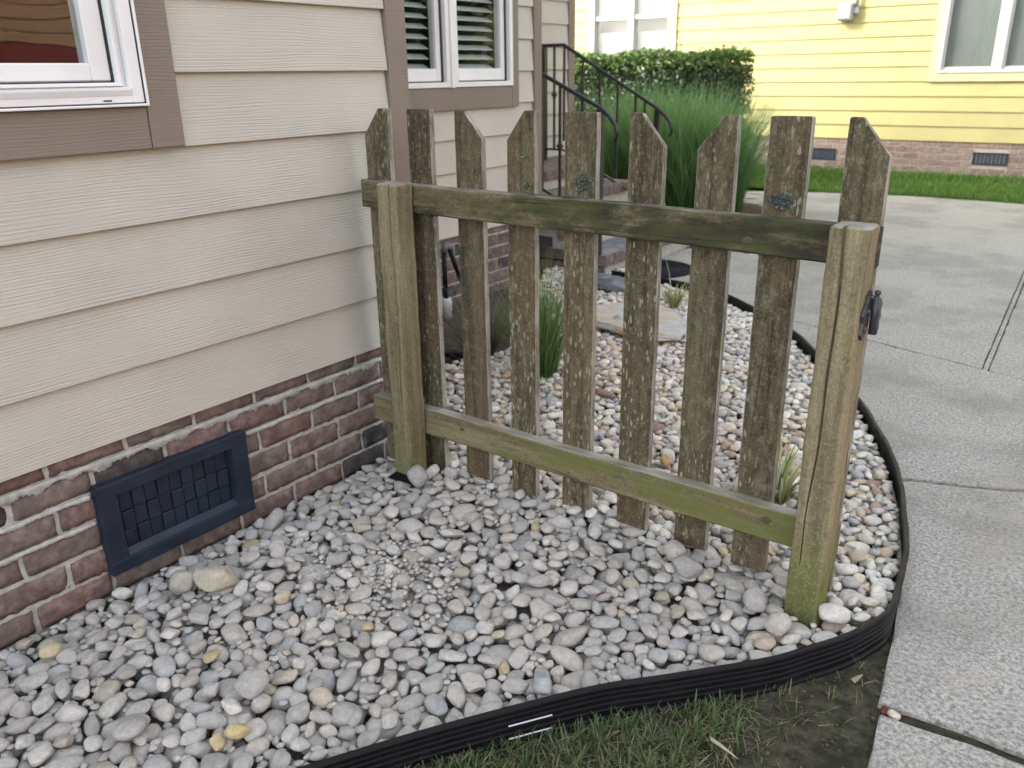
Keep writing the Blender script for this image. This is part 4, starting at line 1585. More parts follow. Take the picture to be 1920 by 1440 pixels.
idx_back = np.argwhere(pebmask & (GYY >= 1.86))
pebbles = []     # dict-like tuples


def drop(x, y, a, b, c, th, commit=False, sink=0.74):
    R = max(a, b)
    i0, i1 = int((x - R - GX0) / GR), int((x + R - GX0) / GR) + 2
    j0, j1 = int((y - R - GY0) / GR), int((y + R - GY0) / GR) + 2
    if i0 < 0 or j0 < 0 or i1 >= len(gx) or j1 >= len(gy):
        return None
    X = gx[i0:i1, None] - x
    Y = gy[None, j0:j1] - y
    ct, st_ = math.cos(th), math.sin(th)
    u = (X * ct + Y * st_) / a
    v = (-X * st_ + Y * ct) / b
    r2 = u * u + v * v
    msk = r2 < 1.0
    prof = np.sqrt(np.maximum(1 - r2, 0)) * c * 0.9
    Hs = Hm[i0:i1, j0:j1]
    mk = r2 < sink
    z = (Hs + prof)[mk].max() if mk.any() else 9.0
    if Hs[msk].max() > 4.0:
        return None
    if commit:
        Hm[i0:i1, j0:j1] = np.where(msk, np.maximum(Hs, z + prof), Hs)
    return z


FINES = (0.60, 1.26)


def fine_zone(x, y):
    return math.exp(-(((x - FINES[0]) / 0.20) ** 2 + ((y - FINES[1]) / 0.16) ** 2)) * (0.65 + 0.35 * math.sin(x * 31 + 2 * math.sin(y * 17)) * math.sin(y * 27))


def scatter(n, idx, sizes, colf, region, K=5, tol=0.012, cap=None):
    fails = 0
    for q in range(n):
        a = sizes()
        best = None
        asp = random.uniform(0.62, 0.95)
        b = a * asp
        c = b * random.uniform(0.5, 0.9)
        th = random.uniform(0, math.pi)
        for t in range(K):
            i, j = idx[random.randrange(len(idx))]
            x, y = gx[i] + random.uniform(0, GR), gy[j] + random.uniform(0, GR)
            if region == 'front':
                fz = fine_zone(x, y)
                if a > 0.017 and random.random() < fz * 0.72:
                    continue
            z = drop(x, y, a, b, c, th)
            if z is None:
                continue
            if cap is not None and z + c > SURF[i, j] + cap:
                continue
            sc = z + c - SURF[i, j]
            if best is None or sc < best[0]:
                best = (sc, x, y, z)
        if best is None or best[0] > tol:
            fails += 1
            continue
        _, x, y, _ = best
        z = drop(x, y, a, b, c, th, True)
        pebbles.append([x, y, z, a, b, c, th, random.randrange(NVAR), colf(x, y), region, None])
    return fails


def col_front(x, y):
    r = random.random()
    c = GREY[random.randrange(len(GREY))].copy() * random.uniform(0.88, 1.10)
    if r > 0.994:
        c = np.array((0.50, 0.42, 0.26)) * random.uniform(0.85, 1.1)
    elif r > 0.955:
        c = np.array((0.46, 0.42, 0.34)) * random.uniform(0.85, 1.1)
    elif r > 0.915:
        c = np.array((0.53, 0.52, 0.49))
    if x > 1.42:
        t = min(1, (x - 1.42) / 0.1)
        c = c * (1 - 0.6 * t) + col_back(x, y) * 0.6 * t
    return c


def col_back(x, y):
    return MIXC[np.random.choice(len(MIXC), p=MIXP)] * random.uniform(0.85, 1.12)


np.random.seed(3)
sz_front = lambda: min(0.052, max(0.015, random.lognormvariate(math.log(0.0325), 0.34)))
sz_back = lambda: min(0.044, max(0.011, random.lognormvariate(math.log(0.0228), 0.36)))
sz_small = lambda: random.uniform(0.006, 0.012)
sz_fill = lambda: random.uniform(0.010, 0.018)
scatter(2600, idx_front, sz_front, col_front, 'front', 8, 0.004)
scatter(1800, idx_front, sz_front, col_front, 'front', 26, 0.012)
idx_fz = np.array([p for p in idx_front if fine_zone(gx[p[0]], gy[p[1]]) > random.uniform(0.1, 1.0)])
scatter(420, idx_fz, sz_small, col_front, 'fines', 5, 0.006)
scatter(6500, idx_back, sz_back, col_back, 'back', 7, 0.004)
scatter(3600, idx_back, sz_back, col_back, 'back', 18, 0.012)
for rep_ in range(5):
    low = np.argwhere(pebmask & ~fencemask & (Hm < SURF - (0.032 - 0.003 * rep_)))
    lf = low[gy[low[:, 1]] < 1.9]
    lb = low[gy[low[:, 1]] >= 1.9]
    szg = lambda: random.uniform(0.010, 0.021 - 0.002 * rep_)
    if len(lf):
        scatter(1200, lf, szg, col_front, 'gap', 5, 9.0, -0.006)
    if len(lb):
        scatter(1200, lb, szg, col_back, 'gap', 4, 9.0, -0.006)

# single stones one notices in the photograph, laid on top
SPECIAL = [
    (0.290, 0.985, 0.058, 0.040, 0.034, 0.5, (0.47, 0.44, 0.36), 'large cream pebble beside the foundation vent, longest of the stones there'),
    (0.213, 0.935, 0.036, 0.032, 0.030, 1.2, (0.41, 0.39, 0.34), 'rounded buff pebble just under the vent corner'),
    (0.766, 0.700, 0.027, 0.017, 0.015, 0.4, (0.56, 0.46, 0.25), 'smooth yellow oval pebble near the bottom edge of the bed'),
    (0.175, 0.615, 0.024, 0.019, 0.017, 0.9, (0.54, 0.48, 0.32), 'pale yellow pebble close to the brick wall at far left'),
    (0.478, 1.045, 0.029, 0.018, 0.017, 2.0, (0.52, 0.48, 0.37), 'upright cream oval pebble right of the vent'),
    (0.600, 0.575, 0.040, 0.037, 0.024, 0.2, (0.39, 0.385, 0.375), 'largest flat round grey pebble at lower left'),
    (0.085, 1.320, 0.038, 0.030, 0.028, 1.9, (0.38, 0.375, 0.355), 'smooth grey egg shaped pebble at the right end of the vent'),
    (0.318, 1.715, 0.036, 0.034, 0.033, 0.3, (0.36, 0.36, 0.355), 'round grey cobble against the foot of the left post'),
    (1.175, 1.800, 0.036, 0.030, 0.027, 2.3, (0.50, 0.475, 0.42), 'pale cream pebble under the lower rail near the seventh picket'),
    (1.240, 1.735, 0.044, 0.036, 0.026, 0.2, (0.36, 0.355, 0.345), 'broad flat grey pebble between the seventh and eighth pickets'),
    (1.190, 1.160, 0.033, 0.023, 0.018, 2.4, (0.36, 0.39, 0.41), 'blue grey oval pebble against the edging'),
    (0.690, 0.800, 0.040, 0.033, 0.024, 0.9, (0.40, 0.395, 0.38), 'big grey pebble left of the bottom corner of the bed'),
    (1.520, 1.640, 0.034, 0.026, 0.024, 0.5, (0.43, 0.41, 0.36), 'speckled buff pebble in front of the mossy post foot'),
    (1.610, 1.760, 0.035, 0.027, 0.026, 0.8, (0.56, 0.55, 0.52), 'rough white stone right of the mossy post foot'),
    (1.440, 1.700, 0.034, 0.029, 0.028, 1.2, (0.37, 0.37, 0.36), 'round grey pebble left of the mossy post foot'),
    (0.955, 1.480, 0.034, 0.018, 0.018, 0.9, (0.40, 0.39, 0.37), 'long grey pebble in the middle of the bed'),
    (0.895, 2.300, 0.026, 0.020, 0.018, 2.2, (0.46, 0.32, 0.15), 'bright orange tan pebble behind the fence'),
    (0.400, 2.730, 0.055, 0.024, 0.018, 0.2, (0.27, 0.19, 0.17), 'long maroon stone behind the fifth gap of the fence'),
]
for (x, y, a, b, c, th, col, lab) in SPECIAL:
    z = drop(x, y, a, b, c, th, True, 0.45)
    if z is None:
        z = -0.34
    pebbles.append([x, y, z, a, b, c, th, random.randrange(NVAR), np.array(col), 'special', lab])

# who shows: owner map from the pebbles' top surfaces
TOP = np.full(Hm.shape, -9.0)
OWN = np.full(Hm.shape, -1, dtype=np.int32)
for pi, p in enumerate(pebbles):
    x, y, z, a, b, c, th = p[:7]
    R = max(a, b)
    i0, i1 = int((x - R - GX0) / GR), int((x + R - GX0) / GR) + 2
    j0, j1 = int((y - R - GY0) / GR), int((y + R - GY0) / GR) + 2
    X = gx[i0:i1, None] - x
    Y = gy[None, j0:j1] - y
    ct, st_ = math.cos(th), math.sin(th)
    r2 = ((X * ct + Y * st_) / a) ** 2 + ((-X * st_ + Y * ct) / b) ** 2
    zz = np.where(r2 < 1, z + np.sqrt(np.maximum(1 - r2, 0)) * c, -9)
    S_ = TOP[i0:i1, j0:j1]
    up_ = zz > S_
    TOP[i0:i1, j0:j1] = np.where(up_, zz, S_)
    O_ = OWN[i0:i1, j0:j1]
    OWN[i0:i1, j0:j1] = np.where(up_, pi, O_)
own_cnt = np.bincount(OWN[OWN >= 0], minlength=len(pebbles))


def project(p):
    d = Vector(p) - CAM
    f = d.dot(FWD)
    return 960 + 1550.75 * d.dot(RIGHT) / f, 720 - 1550.75 * d.dot(UP) / f, f


score = np.zeros(len(pebbles))
for pi, p in enumerate(pebbles):
    px, py, f = project(p[:3])
    if p[9] == 'special':
        score[pi] = 1e9
        continue
    if f > 0.3 and 5 < px < 1915 and 5 < py < 1435:
        w = 1.0 if p[1] < 1.84 else 0.55
        score[pi] = own_cnt[pi] / (f * f) * w
order = np.argsort(-score)
single = set(int(i) for i in order[:300])
pm = []
for i in range(NVAR):
    V, F = SHAPES[4][i], ICO[4][1]
    me = bpy.data.meshes.new('river_pebble')
    me.from_pydata([tuple(v) for v in V], [], [tuple(q) for q in F])
    me.materials.append(M['pebble'])
    me.polygons.foreach_set("use_smooth", [True] * len(me.polygons))
    pm.append(me)


def tone(col):
    l = float(np.mean(col))
    if col[0] - col[2] > 0.12:
        return 'tan'
    if col[0] - col[2] > 0.06:
        return 'cream'
    if l > 0.49:
        return 'pale grey'
    if l < 0.395:
        return 'dark grey'
    return 'mid grey'


ORD = ('first', 'second', 'third', 'fourth', 'fifth', 'sixth', 'seventh', 'eighth', 'ninth')
MARKS = [(0.10, 0.55, 'by the brick wall at the far left'), (0.12, 0.80, 'under the left corner of the vent'), (0.15, 1.05, 'below the middle of the vent'), (0.12, 1.28, 'under the right corner of the vent'),
         (0.10, 1.50, 'along the brick between vent and fence'), (0.08, 1.70, 'in the corner of brick wall and left post'), (0.33, 0.78, 'below the large cream pebble'), (0.40, 0.55, 'in the nearest left part of the bed'),
         (0.35, 1.25, 'between vent and dusty patch'), (0.60, 1.25, 'in the dusty patch of fines'), (0.62, 0.80, 'above the yellow oval pebble'), (0.70, 0.55, 'next to the near end of the edging'),
         (0.85, 0.85, 'inside the edging left of the white clip'), (1.12, 1.13, 'inside the edging above the white clip'), (1.30, 1.30, 'inside the edging right of the white clip'), (0.60, 1.02, 'just below the dusty patch'),
         (0.85, 1.10, 'in the open bed below the fifth picket'), (0.85, 1.35, 'right of the dusty patch'), (1.05, 1.35, 'in the open bed below the seventh picket'), (0.40, 1.50, 'between dusty patch and left post'),
         (1.45, 1.52, 'inside the edging left of the mossy post'), (1.60, 1.66, 'inside the edging below the mossy post'), (1.40, 1.68, 'left of the mossy post foot'), (1.66, 1.85, 'right of the mossy post by the edging'),
         (1.60, 2.05, 'behind the mossy post by the edging'), (1.52, 2.35, 'along the edging behind the fence')]
for i_, p_ in enumerate(pick):
    MARKS.append(((p_[0] + p_[1]) / 2, 1.78, 'at the foot of the %s picket' % ORD[i_]))
    MARKS.append((p_[1] + 0.045, 2.05, 'behind the fence right of the %s picket' % ORD[i_]))


def place_word(x, y):
    d = [((mx - x) ** 2 + (my - y) ** 2 + (0.5 if (my > 1.84) != (y > 1.84) else 0), w) for (mx, my, w) in MARKS]
    return min(d)[1]


def form_word(a, b, c):
    if a / b > 1.38:
        return 'oblong'
    if c / b < 0.62:
        return 'flattish'
    if a / b < 1.14:
        return 'round'
    return 'oval'


masses = {2: [[], [], []], 3: [[], [], []]}
offs = {2: 0, 3: 0}
for pi, p in enumerate(pebbles):
    x, y, z, a, b, c, th, var, col, region, lab = p
    tilt = (random.uniform(-0.28, 0.28), random.uniform(-0.28, 0.28))
    if pi in single:
        o = piece('river_pebble', pm[var], (x, y, z), None, (tilt[0], tilt[1], th), (a, b, c), (float(col[0]), float(col[1]), float(col[2]), 1.0))
        if lab is None:
            size = 'large' if a > 0.031 else 'medium' if a > 0.022 else 'small'
            lab = '%s %s %s pebble %s' % (size, form_word(a, b, c), tone(col), place_word(x, y))
        tag(o, lab, 'pebble', 'river pebbles in the bed')
        continue
    if own_cnt[pi] == 0 and z + c < SURF[min(len(gx) - 1, int((x - GX0) / GR)), min(len(gy) - 1, int((y - GY0) / GR))] - 0.03:
        continue
    s = 3 if (y < 2.6 and a > 0.0125) else 2
    V = SHAPES[s][var] * np.array([a, b, c])
    ca, sa = math.cos(tilt[0]), math.sin(tilt[0])
    V = V @ np.array([[1, 0, 0], [0, ca, sa], [0, -sa, ca]])
    ca, sa = math.cos(tilt[1]), math.sin(tilt[1])
    V = V @ np.array([[ca, 0, -sa], [0, 1, 0], [sa, 0, ca]])
    ca, sa = math.cos(th), math.sin(th)
    V = V @ np.array([[ca, sa, 0], [-sa, ca, 0], [0, 0, 1]]) + np.array([x, y, z])
    masses[s][0].append(V)
    masses[s][1].append(ICO[s][1] + offs[s])
    masses[s][2].append(np.repeat(col[None, :], len(V), 0))
    offs[s] += len(V)
Vs, Fs, Ts = [], [], []
o_ = 0
for s in (2, 3):
    if masses[s][0]:
        V = np.concatenate(masses[s][0])
        Vs.append(V)
        Fs.append(np.concatenate(masses[s][1]) + o_)
        Ts.append(np.concatenate(masses[s][2]))
        o_ += len(V)
pmass = bpy.data.objects.new('river_pebbles', tinted('river_pebbles', np.concatenate(Vs), np.concatenate(Fs), np.concatenate(Ts), M['pebble_mass'], True))
link(pmass)
tag(pmass, 'remaining bed of rounded river pebbles between wall and edging', kind='stuff')
# crushed fines between the stones of the middle patch
fz = obj('gravel_fines', grid_sheet(0.2, 1.0, 0.9, 1.6, 0.01, lambda X, Y: surf(X, Y) - 0.016 - 0.05 * (1 - np.exp(-(((X - FINES[0]) / 0.24) ** 2 + ((Y - FINES[1]) / 0.19) ** 2))) + 0.003 * fnoise(X, Y, 60, 9)), M['fines'], smooth=True)
tag(fz, 'dusty crushed stone fines between pebbles in the middle of the bed', kind='stuff')

# ------------------------------------------------------------------ small things lying about
def stone(name, x, y, z, a, b, c, th, col, label, cat, var=3):
    o = piece(name, pm[var], (x, y, z), None, (0.1, -0.1, th), (a, b, c), col + (1.0,))
    return tag(o, label, cat)


stone('river_pebble', 1.795, 1.584, -0.404, 0.013, 0.011, 0.009, 0.3, (0.55, 0.51, 0.43), 'cream pebble wedged in the open joint between two slabs', 'pebble', 5)
stone('river_pebble', 1.775, 1.590, -0.407, 0.013, 0.009, 0.009, 2.0, (0.13, 0.035, 0.035), 'dark red stone wedged in the open slab joint', 'pebble', 8)
stone('limestone_chip', -0.02, 3.62, -0.335, 0.05, 0.03, 0.055, 0.4, (0.46, 0.47, 0.44), 'pale upright stone standing on the edge of the flagstone', 'stone', 11)

# flagstone
fs = MB()
pts = [(-0.33, 3.66), (-0.20, 3.84), (0.0, 3.95), (0.17, 3.90), (0.30, 3.74), (0.36, 3.52), (0.22, 3.42), (0.0, 3.47), (-0.18, 3.52)]
bm = bmesh.new()
vs = [bm.verts.new((p[0] + random.uniform(-.01, .01), p[1] + random.uniform(-.01, .01), -0.338 + 0.02 * (p[1] - 3.6))) for p in pts]
f = bm.faces.new(vs)
r = bmesh.ops.extrude_face_region(bm, geom=[f])
for v in r['geom']:
    if isinstance(v, bmesh.types.BMVert):
        v.co.z += 0.028
        v.co.x = v.co.x * 0.95
        v.co.y = 3.68 + (v.co.y - 3.68) * 0.94
bmesh.ops.subdivide_edges(bm, edges=list(bm.edges), cuts=3, use_grid_fill=True)
for v in bm.verts:
    v.co += Vector((random.uniform(-.006, .006), random.uniform(-.006, .006), random.uniform(-.003, .003)))
bmesh.ops.recalc_face_normals(bm, faces=bm.faces)
bm.verts.index_update()
fs.v = [tuple(v.co) for v in bm.verts]
fs.f = [tuple(v.index for v in q.verts) for q in bm.faces]
bm.free()
tag(obj('flagstone', fs, M['flagstone']), 'flat layered flagstone in grey and orange lying in the pebbles behind the fence', 'stone')

# slate chunks beside the step
def rock(name, c, s, seed, mat, label):
    r = np.random.default_rng(seed)
    V = pebble_shape(ICO[3][0], 3, r) * np.array(s)
    V = V + r.normal(0, 0.004, V.shape)
    a = r.uniform(0, 3)
    V = V @ np.array([[math.cos(a), math.sin(a), 0], [-math.sin(a), math.cos(a), 0], [0, 0, 1]]) + np.array(c)
    mb = MB()
    mb.v = [tuple(p) for p in V]
    mb.f = [tuple(q) for q in ICO[3][1]]
    return tag(obj(name, mb, mat), label, 'stone')


rock('slate_stone', (-0.52, 4.34, -0.345), (0.20, 0.11, 0.05), 1, M['slate'], 'dark blue grey slate slab lying flat before the brick step')
rock('slate_stone', (-0.40, 4.47, -0.315), (0.09, 0.05, 0.07), 2, M['slate'], 'small pointed slate stone leaning on the larger slab')

# round rubber mat on the walk
mp = [(0.0, 0.012)]
for i in range(1, 15):
    rr_ = i * 0.0185
    mp += [(rr_ - 0.006, 0.010), (rr_ - 0.002, 0.016), (rr_ + 0.004, 0.016), (rr_ + 0.008, 0.010)]
mp += [(0.275, 0.012), (0.280, 0.004), (0.280, 0.0)]
tag(obj('round_mat', MB().lathe((-0.60, 5.06, ZS + 0.001), mp, 48), M['rubber']), 'round black ribbed rubber mat on the concrete by the steps', 'mat')

# pipes by the recessed wall
dp = thing('drain_pipe', 'black drain pipe with elbow and pale cup against the recessed brick wall', 'pipe', (-1.0, 3.36, -0.42))
obj('riser', MB().tube([(-1.0, 3.363, -0.30), (-1.0, 3.363, -0.03)], 0.0135, 12), M['plastic'], dp, smooth=True)
obj('elbow', MB().tube([(-1.0, 3.363, -0.035), (-1.0, 3.366, -0.010), (-0.995, 3.385, 0.0), (-0.99, 3.405, -0.012)], 0.020, 12), M['slate'], dp, smooth=True)
obj('branch', MB().tube([(-0.99, 3.400, -0.02), (-0.985, 3.44, -0.13), (-0.98, 3.49, -0.25), (-0.97, 3.53, -0.36)], [0.014, 0.013, 0.010, 0.008], 10), M['plastic'], dp, smooth=True)
obj('cup', MB().lathe((-1.0, 3.363, -0.42), [(0.0, 0.0), (0.030, 0.0), (0.033, 0.11), (0.030, 0.13), (0.024, 0.132), (0.022, 0.10), (0.0, 0.09)], 18), M['pvc'], dp, smooth=True)
cb = MB().tube([(-0.62, 2.70, -0.40), (-0.56, 2.80, -0.385), (-0.48, 2.82, -0.375), (-0.42, 2.90, -0.39), (-0.34, 2.95, -0.40)], 0.013, 8)
cb.tube([(-0.60, 2.86, -0.405), (-0.50, 2.80, -0.37), (-0.43, 2.78, -0.38), (-0.36, 2.72, -0.40)], 0.010, 8)
tag(obj('drip_hose', cb, M['plastic'], smooth=True), 'black drip hose lying on bare soil by the recessed wall', 'hose')
# scrap of weed barrier showing at the post
fb = grid_sheet(0.19, 0.30, 1.70, 1.77, 0.01, lambda X, Y: -0.362 + 0.006 * fnoise(X, Y, 40, 3))
tag(obj('weed_barrier', fb, M['plastic'], smooth=True), 'scrap of black weed barrier showing at the left post', 'fabric')

# ------------------------------------------------------------------ brick steps and handrails
steps = thing('brick_steps', 'brick entry steps beside the recessed wall', 'steps', (-1.2, 5.3, -0.42))
BM_s = brick_variants(5, 0.094, 0.068, 0.09, 24, 0.001, 3, 3)
for me in BM_s:
    me.materials.append(M['brick'])
SY0, SY1 = 4.64, 6.1
lv = [(-0.25, -0.72), (-0.10, -1.02), (0.05, -1.32), (0.185, -1.62)]
for i, (zt, xf) in enumerate(lv):
    obj('step_core', MB().box(-2.19, xf - 0.032, SY0 + 0.032, SY1, -0.5, zt - 0.012), M['mortar'], steps)
    n = int((SY1 - SY0) / 0.1045)
    for q in range(n):
        piece('brick', BM_s[random.randrange(5)], (xf - 0.004, SY0 + 0.052 + q * 0.1045, zt - 0.036), steps)
    # tread bricks laid on edge and the side face towards the bed
    obj('tread', MB().cbox(xf - 0.30 if i < 3 else -2.19, xf - 0.03, SY0 + 0.004, SY1, zt - 0.0115, zt, 0.003), M['slate'] if i == 0 else M['brick'], steps)
for c in range(6):
    zc = -0.36 + c * 0.0775
    for q in range(8):
        xa = -2.18 + q * BL + (0.1 if c % 2 else 0)
        xb = xa + BL - 0.011
        lim = [xf for (zt, xf) in lv if zt - 0.075 > zc - 0.02]
        if not lim or xb > max(lim) - 0.03:
            continue
        piece('brick', BM_far[random.randrange(6)], ((xa + xb) / 2, SY0 + 0.012, zc), steps, (0, 0, -math.pi / 2))


def handrail(y, label, xs_top, z_at, x_bot, x_top, flat_to, bal, knob):
    h = thing('handrail', label, 'handrail', (x_bot, y, -0.25), 'iron handrails of the brick steps')
    pts = [(flat_to, y, z_at(x_top)), (x_top, y, z_at(x_top)), (x_bot, y, z_at(x_bot))] if flat_to is not None else [(x_top, y, z_at(x_top)), (x_bot, y, z_at(x_bot))]
    xe, ze = x_bot, z_at(x_bot)
    pts += [(xe + 0.06, y, ze - 0.045), (xe + 0.11, y, ze - 0.10), (xe + 0.125, y, ze - 0.16), (xe + 0.105, y, ze - 0.20)]
    obj('top_rail', MB().tube(pts, [0.0140] * (len(pts) - 2) + [0.012, 0.008], 8), M['iron'], h, smooth=True)
    pts2 = [(x_top, y, z_at(x_top) - 0.72), (x_bot, y, z_at(x_bot) - 0.72)]
    if flat_to is not None:
        pts2 = [(flat_to, y, z_at(x_top) - 0.80)] + [(x_top, y, z_at(x_top) - 0.80)] + pts2[1:]
    obj('bottom_rail', MB().tube(pts2, 0.010, 6), M['iron'], h)
    for (xp, zb) in xs_top:
        obj('post', MB().cbox(xp - 0.022, xp + 0.022, y - 0.022, y + 0.022, zb, z_at(min(max(xp, x_top), x_bot)) - 0.005, 0.003), M['iron'], h)
    for i, xb in enumerate(bal):
        zt = z_at(min(max(xb, x_top), x_bot)) - 0.005
        b = obj('baluster', MB().cbox(xb - 0.008, xb + 0.008, y - 0.008, y + 0.008, zt - (0.72 if xb > x_top else 0.80), zt, 0.001), M['iron'], h)
        if i in knob:
            zc = zt - 0.37
            obj('knuckle', MB().lathe((xb, y, zc), [(0.0, -0.035), (0.012, -0.032), (0.014, -0.024), (0.011, -0.018), (0.026, 0.0), (0.011, 0.018), (0.014, 0.024), (0.012, 0.032), (0.0, 0.035)], 10), M['iron'], b, smooth=True)
    return h


zn = lambda x: 0.675 + (x + 0.816) * (0.866 - 0.675) / (-1.234 + 0.816)
handrail(4.65, 'near black iron stair handrail with curled end', [(-0.80, -0.25)], zn, -0.80, -1.75, None, [-0.93, -1.10, -1.24, -1.40], [1])
zf_ = lambda x: 1.082 + (x + 1.902) * (0.571 - 1.082) / (-0.976 + 1.902)
handrail(5.9, 'far black iron stair handrail by the porch wall', [(-2.092, 0.19), (-1.05, -0.25)], zf_, -1.05, -1.902, -2.17, [-1.99, -1.895, -1.72, -1.56, -1.40, -1.24, -1.16], [0])

# ------------------------------------------------------------------ plants
def plant(name, label, cat, V, F, T, mat, loc, part_name='blades', group=None):
    t = thing(name, label, cat, loc, group)
    o = bpy.data.objects.new(part_name, tinted(part_name, np.asarray(V) - np.array(loc), F, T, mat))
    link(o, t)
    return t


def cat3(parts):
    V, F, T = [], [], []
    o = 0
    for (v, f, t) in parts:
        V.append(v)
        F.append(np.asarray(f) + o)
        T.append(t)
        o += len(v)
    return np.concatenate(V), np.concatenate(F), np.concatenate(T)


def tussock(c, n, rad, length, width, lean, droop, col0, col1, spread=0.3, nseg=5, v=0.3):
    a = RNG.uniform(0, 2 * np.pi, n)
    r = rad * np.sqrt(RNG.uniform(0, 1, n))
    base = np.stack([c[0] + r * np.cos(a), c[1] + r * np.sin(a), np.full(n, c[2])], 1)
    d = a + RNG.normal(0, 0.5, n)
    return blades(base, RNG.uniform(*length, n), RNG.uniform(*width, n), d, np.abs(RNG.normal(lean, spread * 0.5, n)), np.abs(RNG.normal(droop, spread, n)), jit(col0, n, v), jit(col1, n, v), nseg)


# fresh green grass behind the fence
v, f, t = cat3([tussock((0.02, 2.83, -0.37), 480, 0.07, (0.28, 0.56), (0.0025, 0.0048), 0.12, 0.34, (0.05, 0.12, 0.025), (0.19, 0.30, 0.09)),
                tussock((0.03, 2.83, -0.37), 90, 0.06, (0.25, 0.45), (0.002, 0.0035), 0.25, 1.1, (0.08, 0.14, 0.03), (0.30, 0.38, 0.17)),
                tussock((0.03, 2.83, -0.37), 3, 0.03, (0.78, 0.85), (0.003, 0.004), 0.06, 0.15, (0.12, 0.14, 0.07), (0.28, 0.30, 0.22))])
plant('fountain_grass', 'upright fresh green grass clump behind the fourth picket', 'plant', v, f, t, M['blade'], (0.03, 2.83, -0.37))
v, f, t = cat3([tussock((-0.42, 2.95, -0.40), 260, 0.07, (0.22, 0.44), (0.0022, 0.004), 0.45, 0.75, (0.09, 0.085, 0.05), (0.19, 0.185, 0.12)),
                tussock((-0.42, 2.95, -0.40), 70, 0.05, (0.22, 0.42), (0.0022, 0.004), 0.3, 0.6, (0.05, 0.08, 0.025), (0.12, 0.17, 0.06))])
plant('dry_grass', 'drooping half dry grass clump on soil behind the third picket', 'plant', v, f, t, M['blade'], (-0.42, 2.95, -0.40))


def liriope(c, n, L, extra=None):
    parts = []
    for (k, c0, c1) in ((0.25, (0.05, 0.10, 0.03), (0.16, 0.25, 0.08)), (0.6, (0.30, 0.34, 0.12), (0.52, 0.54, 0.30)), (0.15, (0.45, 0.47, 0.36), (0.60, 0.62, 0.52))):
        parts.append(tussock(c, int(n * k), 0.025, (L * 0.6, L * 1.15), (0.005, 0.009), 0.35, 1.0, c0, c1, 0.5, 6))
    if extra:
        parts.append(extra)
    return cat3(parts)


ex = blades(np.array([[0.01, 4.11, -0.36]]), np.array([0.30]), np.array([0.016]), np.array([2.6]), np.array([0.05]), np.array([0.75]), np.array([[0.4, 0.45, 0.33]]), np.array([[0.6, 0.64, 0.55]]), 8)
v, f, t = liriope((0.02, 4.12, -0.36), 90, 0.16, ex)
plant('liriope', 'small variegated striped grass with one tall pale leaf near the round mat', 'plant', v, f, t, M['blade'], (0.02, 4.12, -0.36))
ex2 = blades(np.array([[1.24, 2.28, -0.36], [1.25, 2.30, -0.36], [1.24, 2.27, -0.36]]), np.array([0.26, 0.22, 0.2]), np.array([0.008, 0.007, 0.007]), np.array([2.9, 2.5, 3.4]), np.array([0.2, 0.15, 0.5]), np.array([1.3, 0.5, 1.0]),
             np.array([[0.06, 0.11, 0.03]] * 3), np.array([[0.25, 0.30, 0.15]] * 3), 8)
v, f, t = liriope((1.29, 2.27, -0.36), 95, 0.20, ex2)
plant('liriope', 'variegated striped grass sprawling between the eighth picket and right post', 'plant', v, f, t, M['blade'], (1.29, 2.27, -0.36))

# tall ornamental grass
parts = []
for (cx, cy, n) in ((-1.75, 7.55, 1500), (-2.25, 7.7, 1300), (-1.35, 7.75, 900)):
    parts.append(tussock((cx, cy, -0.42), n, 0.28, (0.85, 1.32), (0.006, 0.011), 0.10, 0.62, (0.04, 0.12, 0.03), (0.21, 0.37, 0.14), 0.34, 6))
parts.append(tussock((-1.5, 7.6, -0.42), 600, 0.30, (0.7, 1.15), (0.006, 0.010), 0.35, 0.95, (0.04, 0.12, 0.03), (0.24, 0.40, 0.15), 0.35, 6))
v, f, t = cat3(parts)
plant('ornamental_grass', 'tall arching ornamental grass clump in front of the hedge', 'plant', v, f, t, M['blade'], (-1.55, 7.6, -0.42))
mul = grid_sheet(-3.2, -0.2, 5.9, 9.0, 0.05, lambda X, Y: -0.405 + 0.015 * fnoise(X, Y, 22, 8), lambda X, Y: (X < -0.22 - (Y - 5.9) * 0.30))
tag(obj('planting_bed', mul, M['bed_soil'], smooth=True), kind='structure')
n = 900
base = np.stack([RNG.uniform(-1.6, -0.35, n), RNG.uniform(5.95, 7.0, n), np.full(n, -0.405)], 1)
base = base[base[:, 0] < -0.30 - (base[:, 1] - 5.9) * 0.30]
n = len(base)
v, f, t = blades(base, RNG.uniform(0.06, 0.2, n), RNG.uniform(0.003, 0.006, n), RNG.uniform(0, 6.28, n), RNG.uniform(0.5, 1.4, n), RNG.uniform(-0.4, 0.6, n), jit((0.06, 0.045, 0.03), n), jit((0.15, 0.12, 0.08), n), 2)
tw = bpy.data.objects.new('dead_stems', tinted('dead_stems', v, f, t, M['blade']))
link(tw)
tag(tw, 'brown dead stems and mulch in front of the ornamental grass', kind='stuff')
bed_edge = MB().tube([(-0.72, 5.905, -0.385), (-0.2, 5.965, -0.385), (-0.05, 6.02, -0.385)], 0.016, 6)
tag(obj('bed_edging', bed_edge, M['plastic']), 'short black edging along the planting bed past the mat', 'edging')

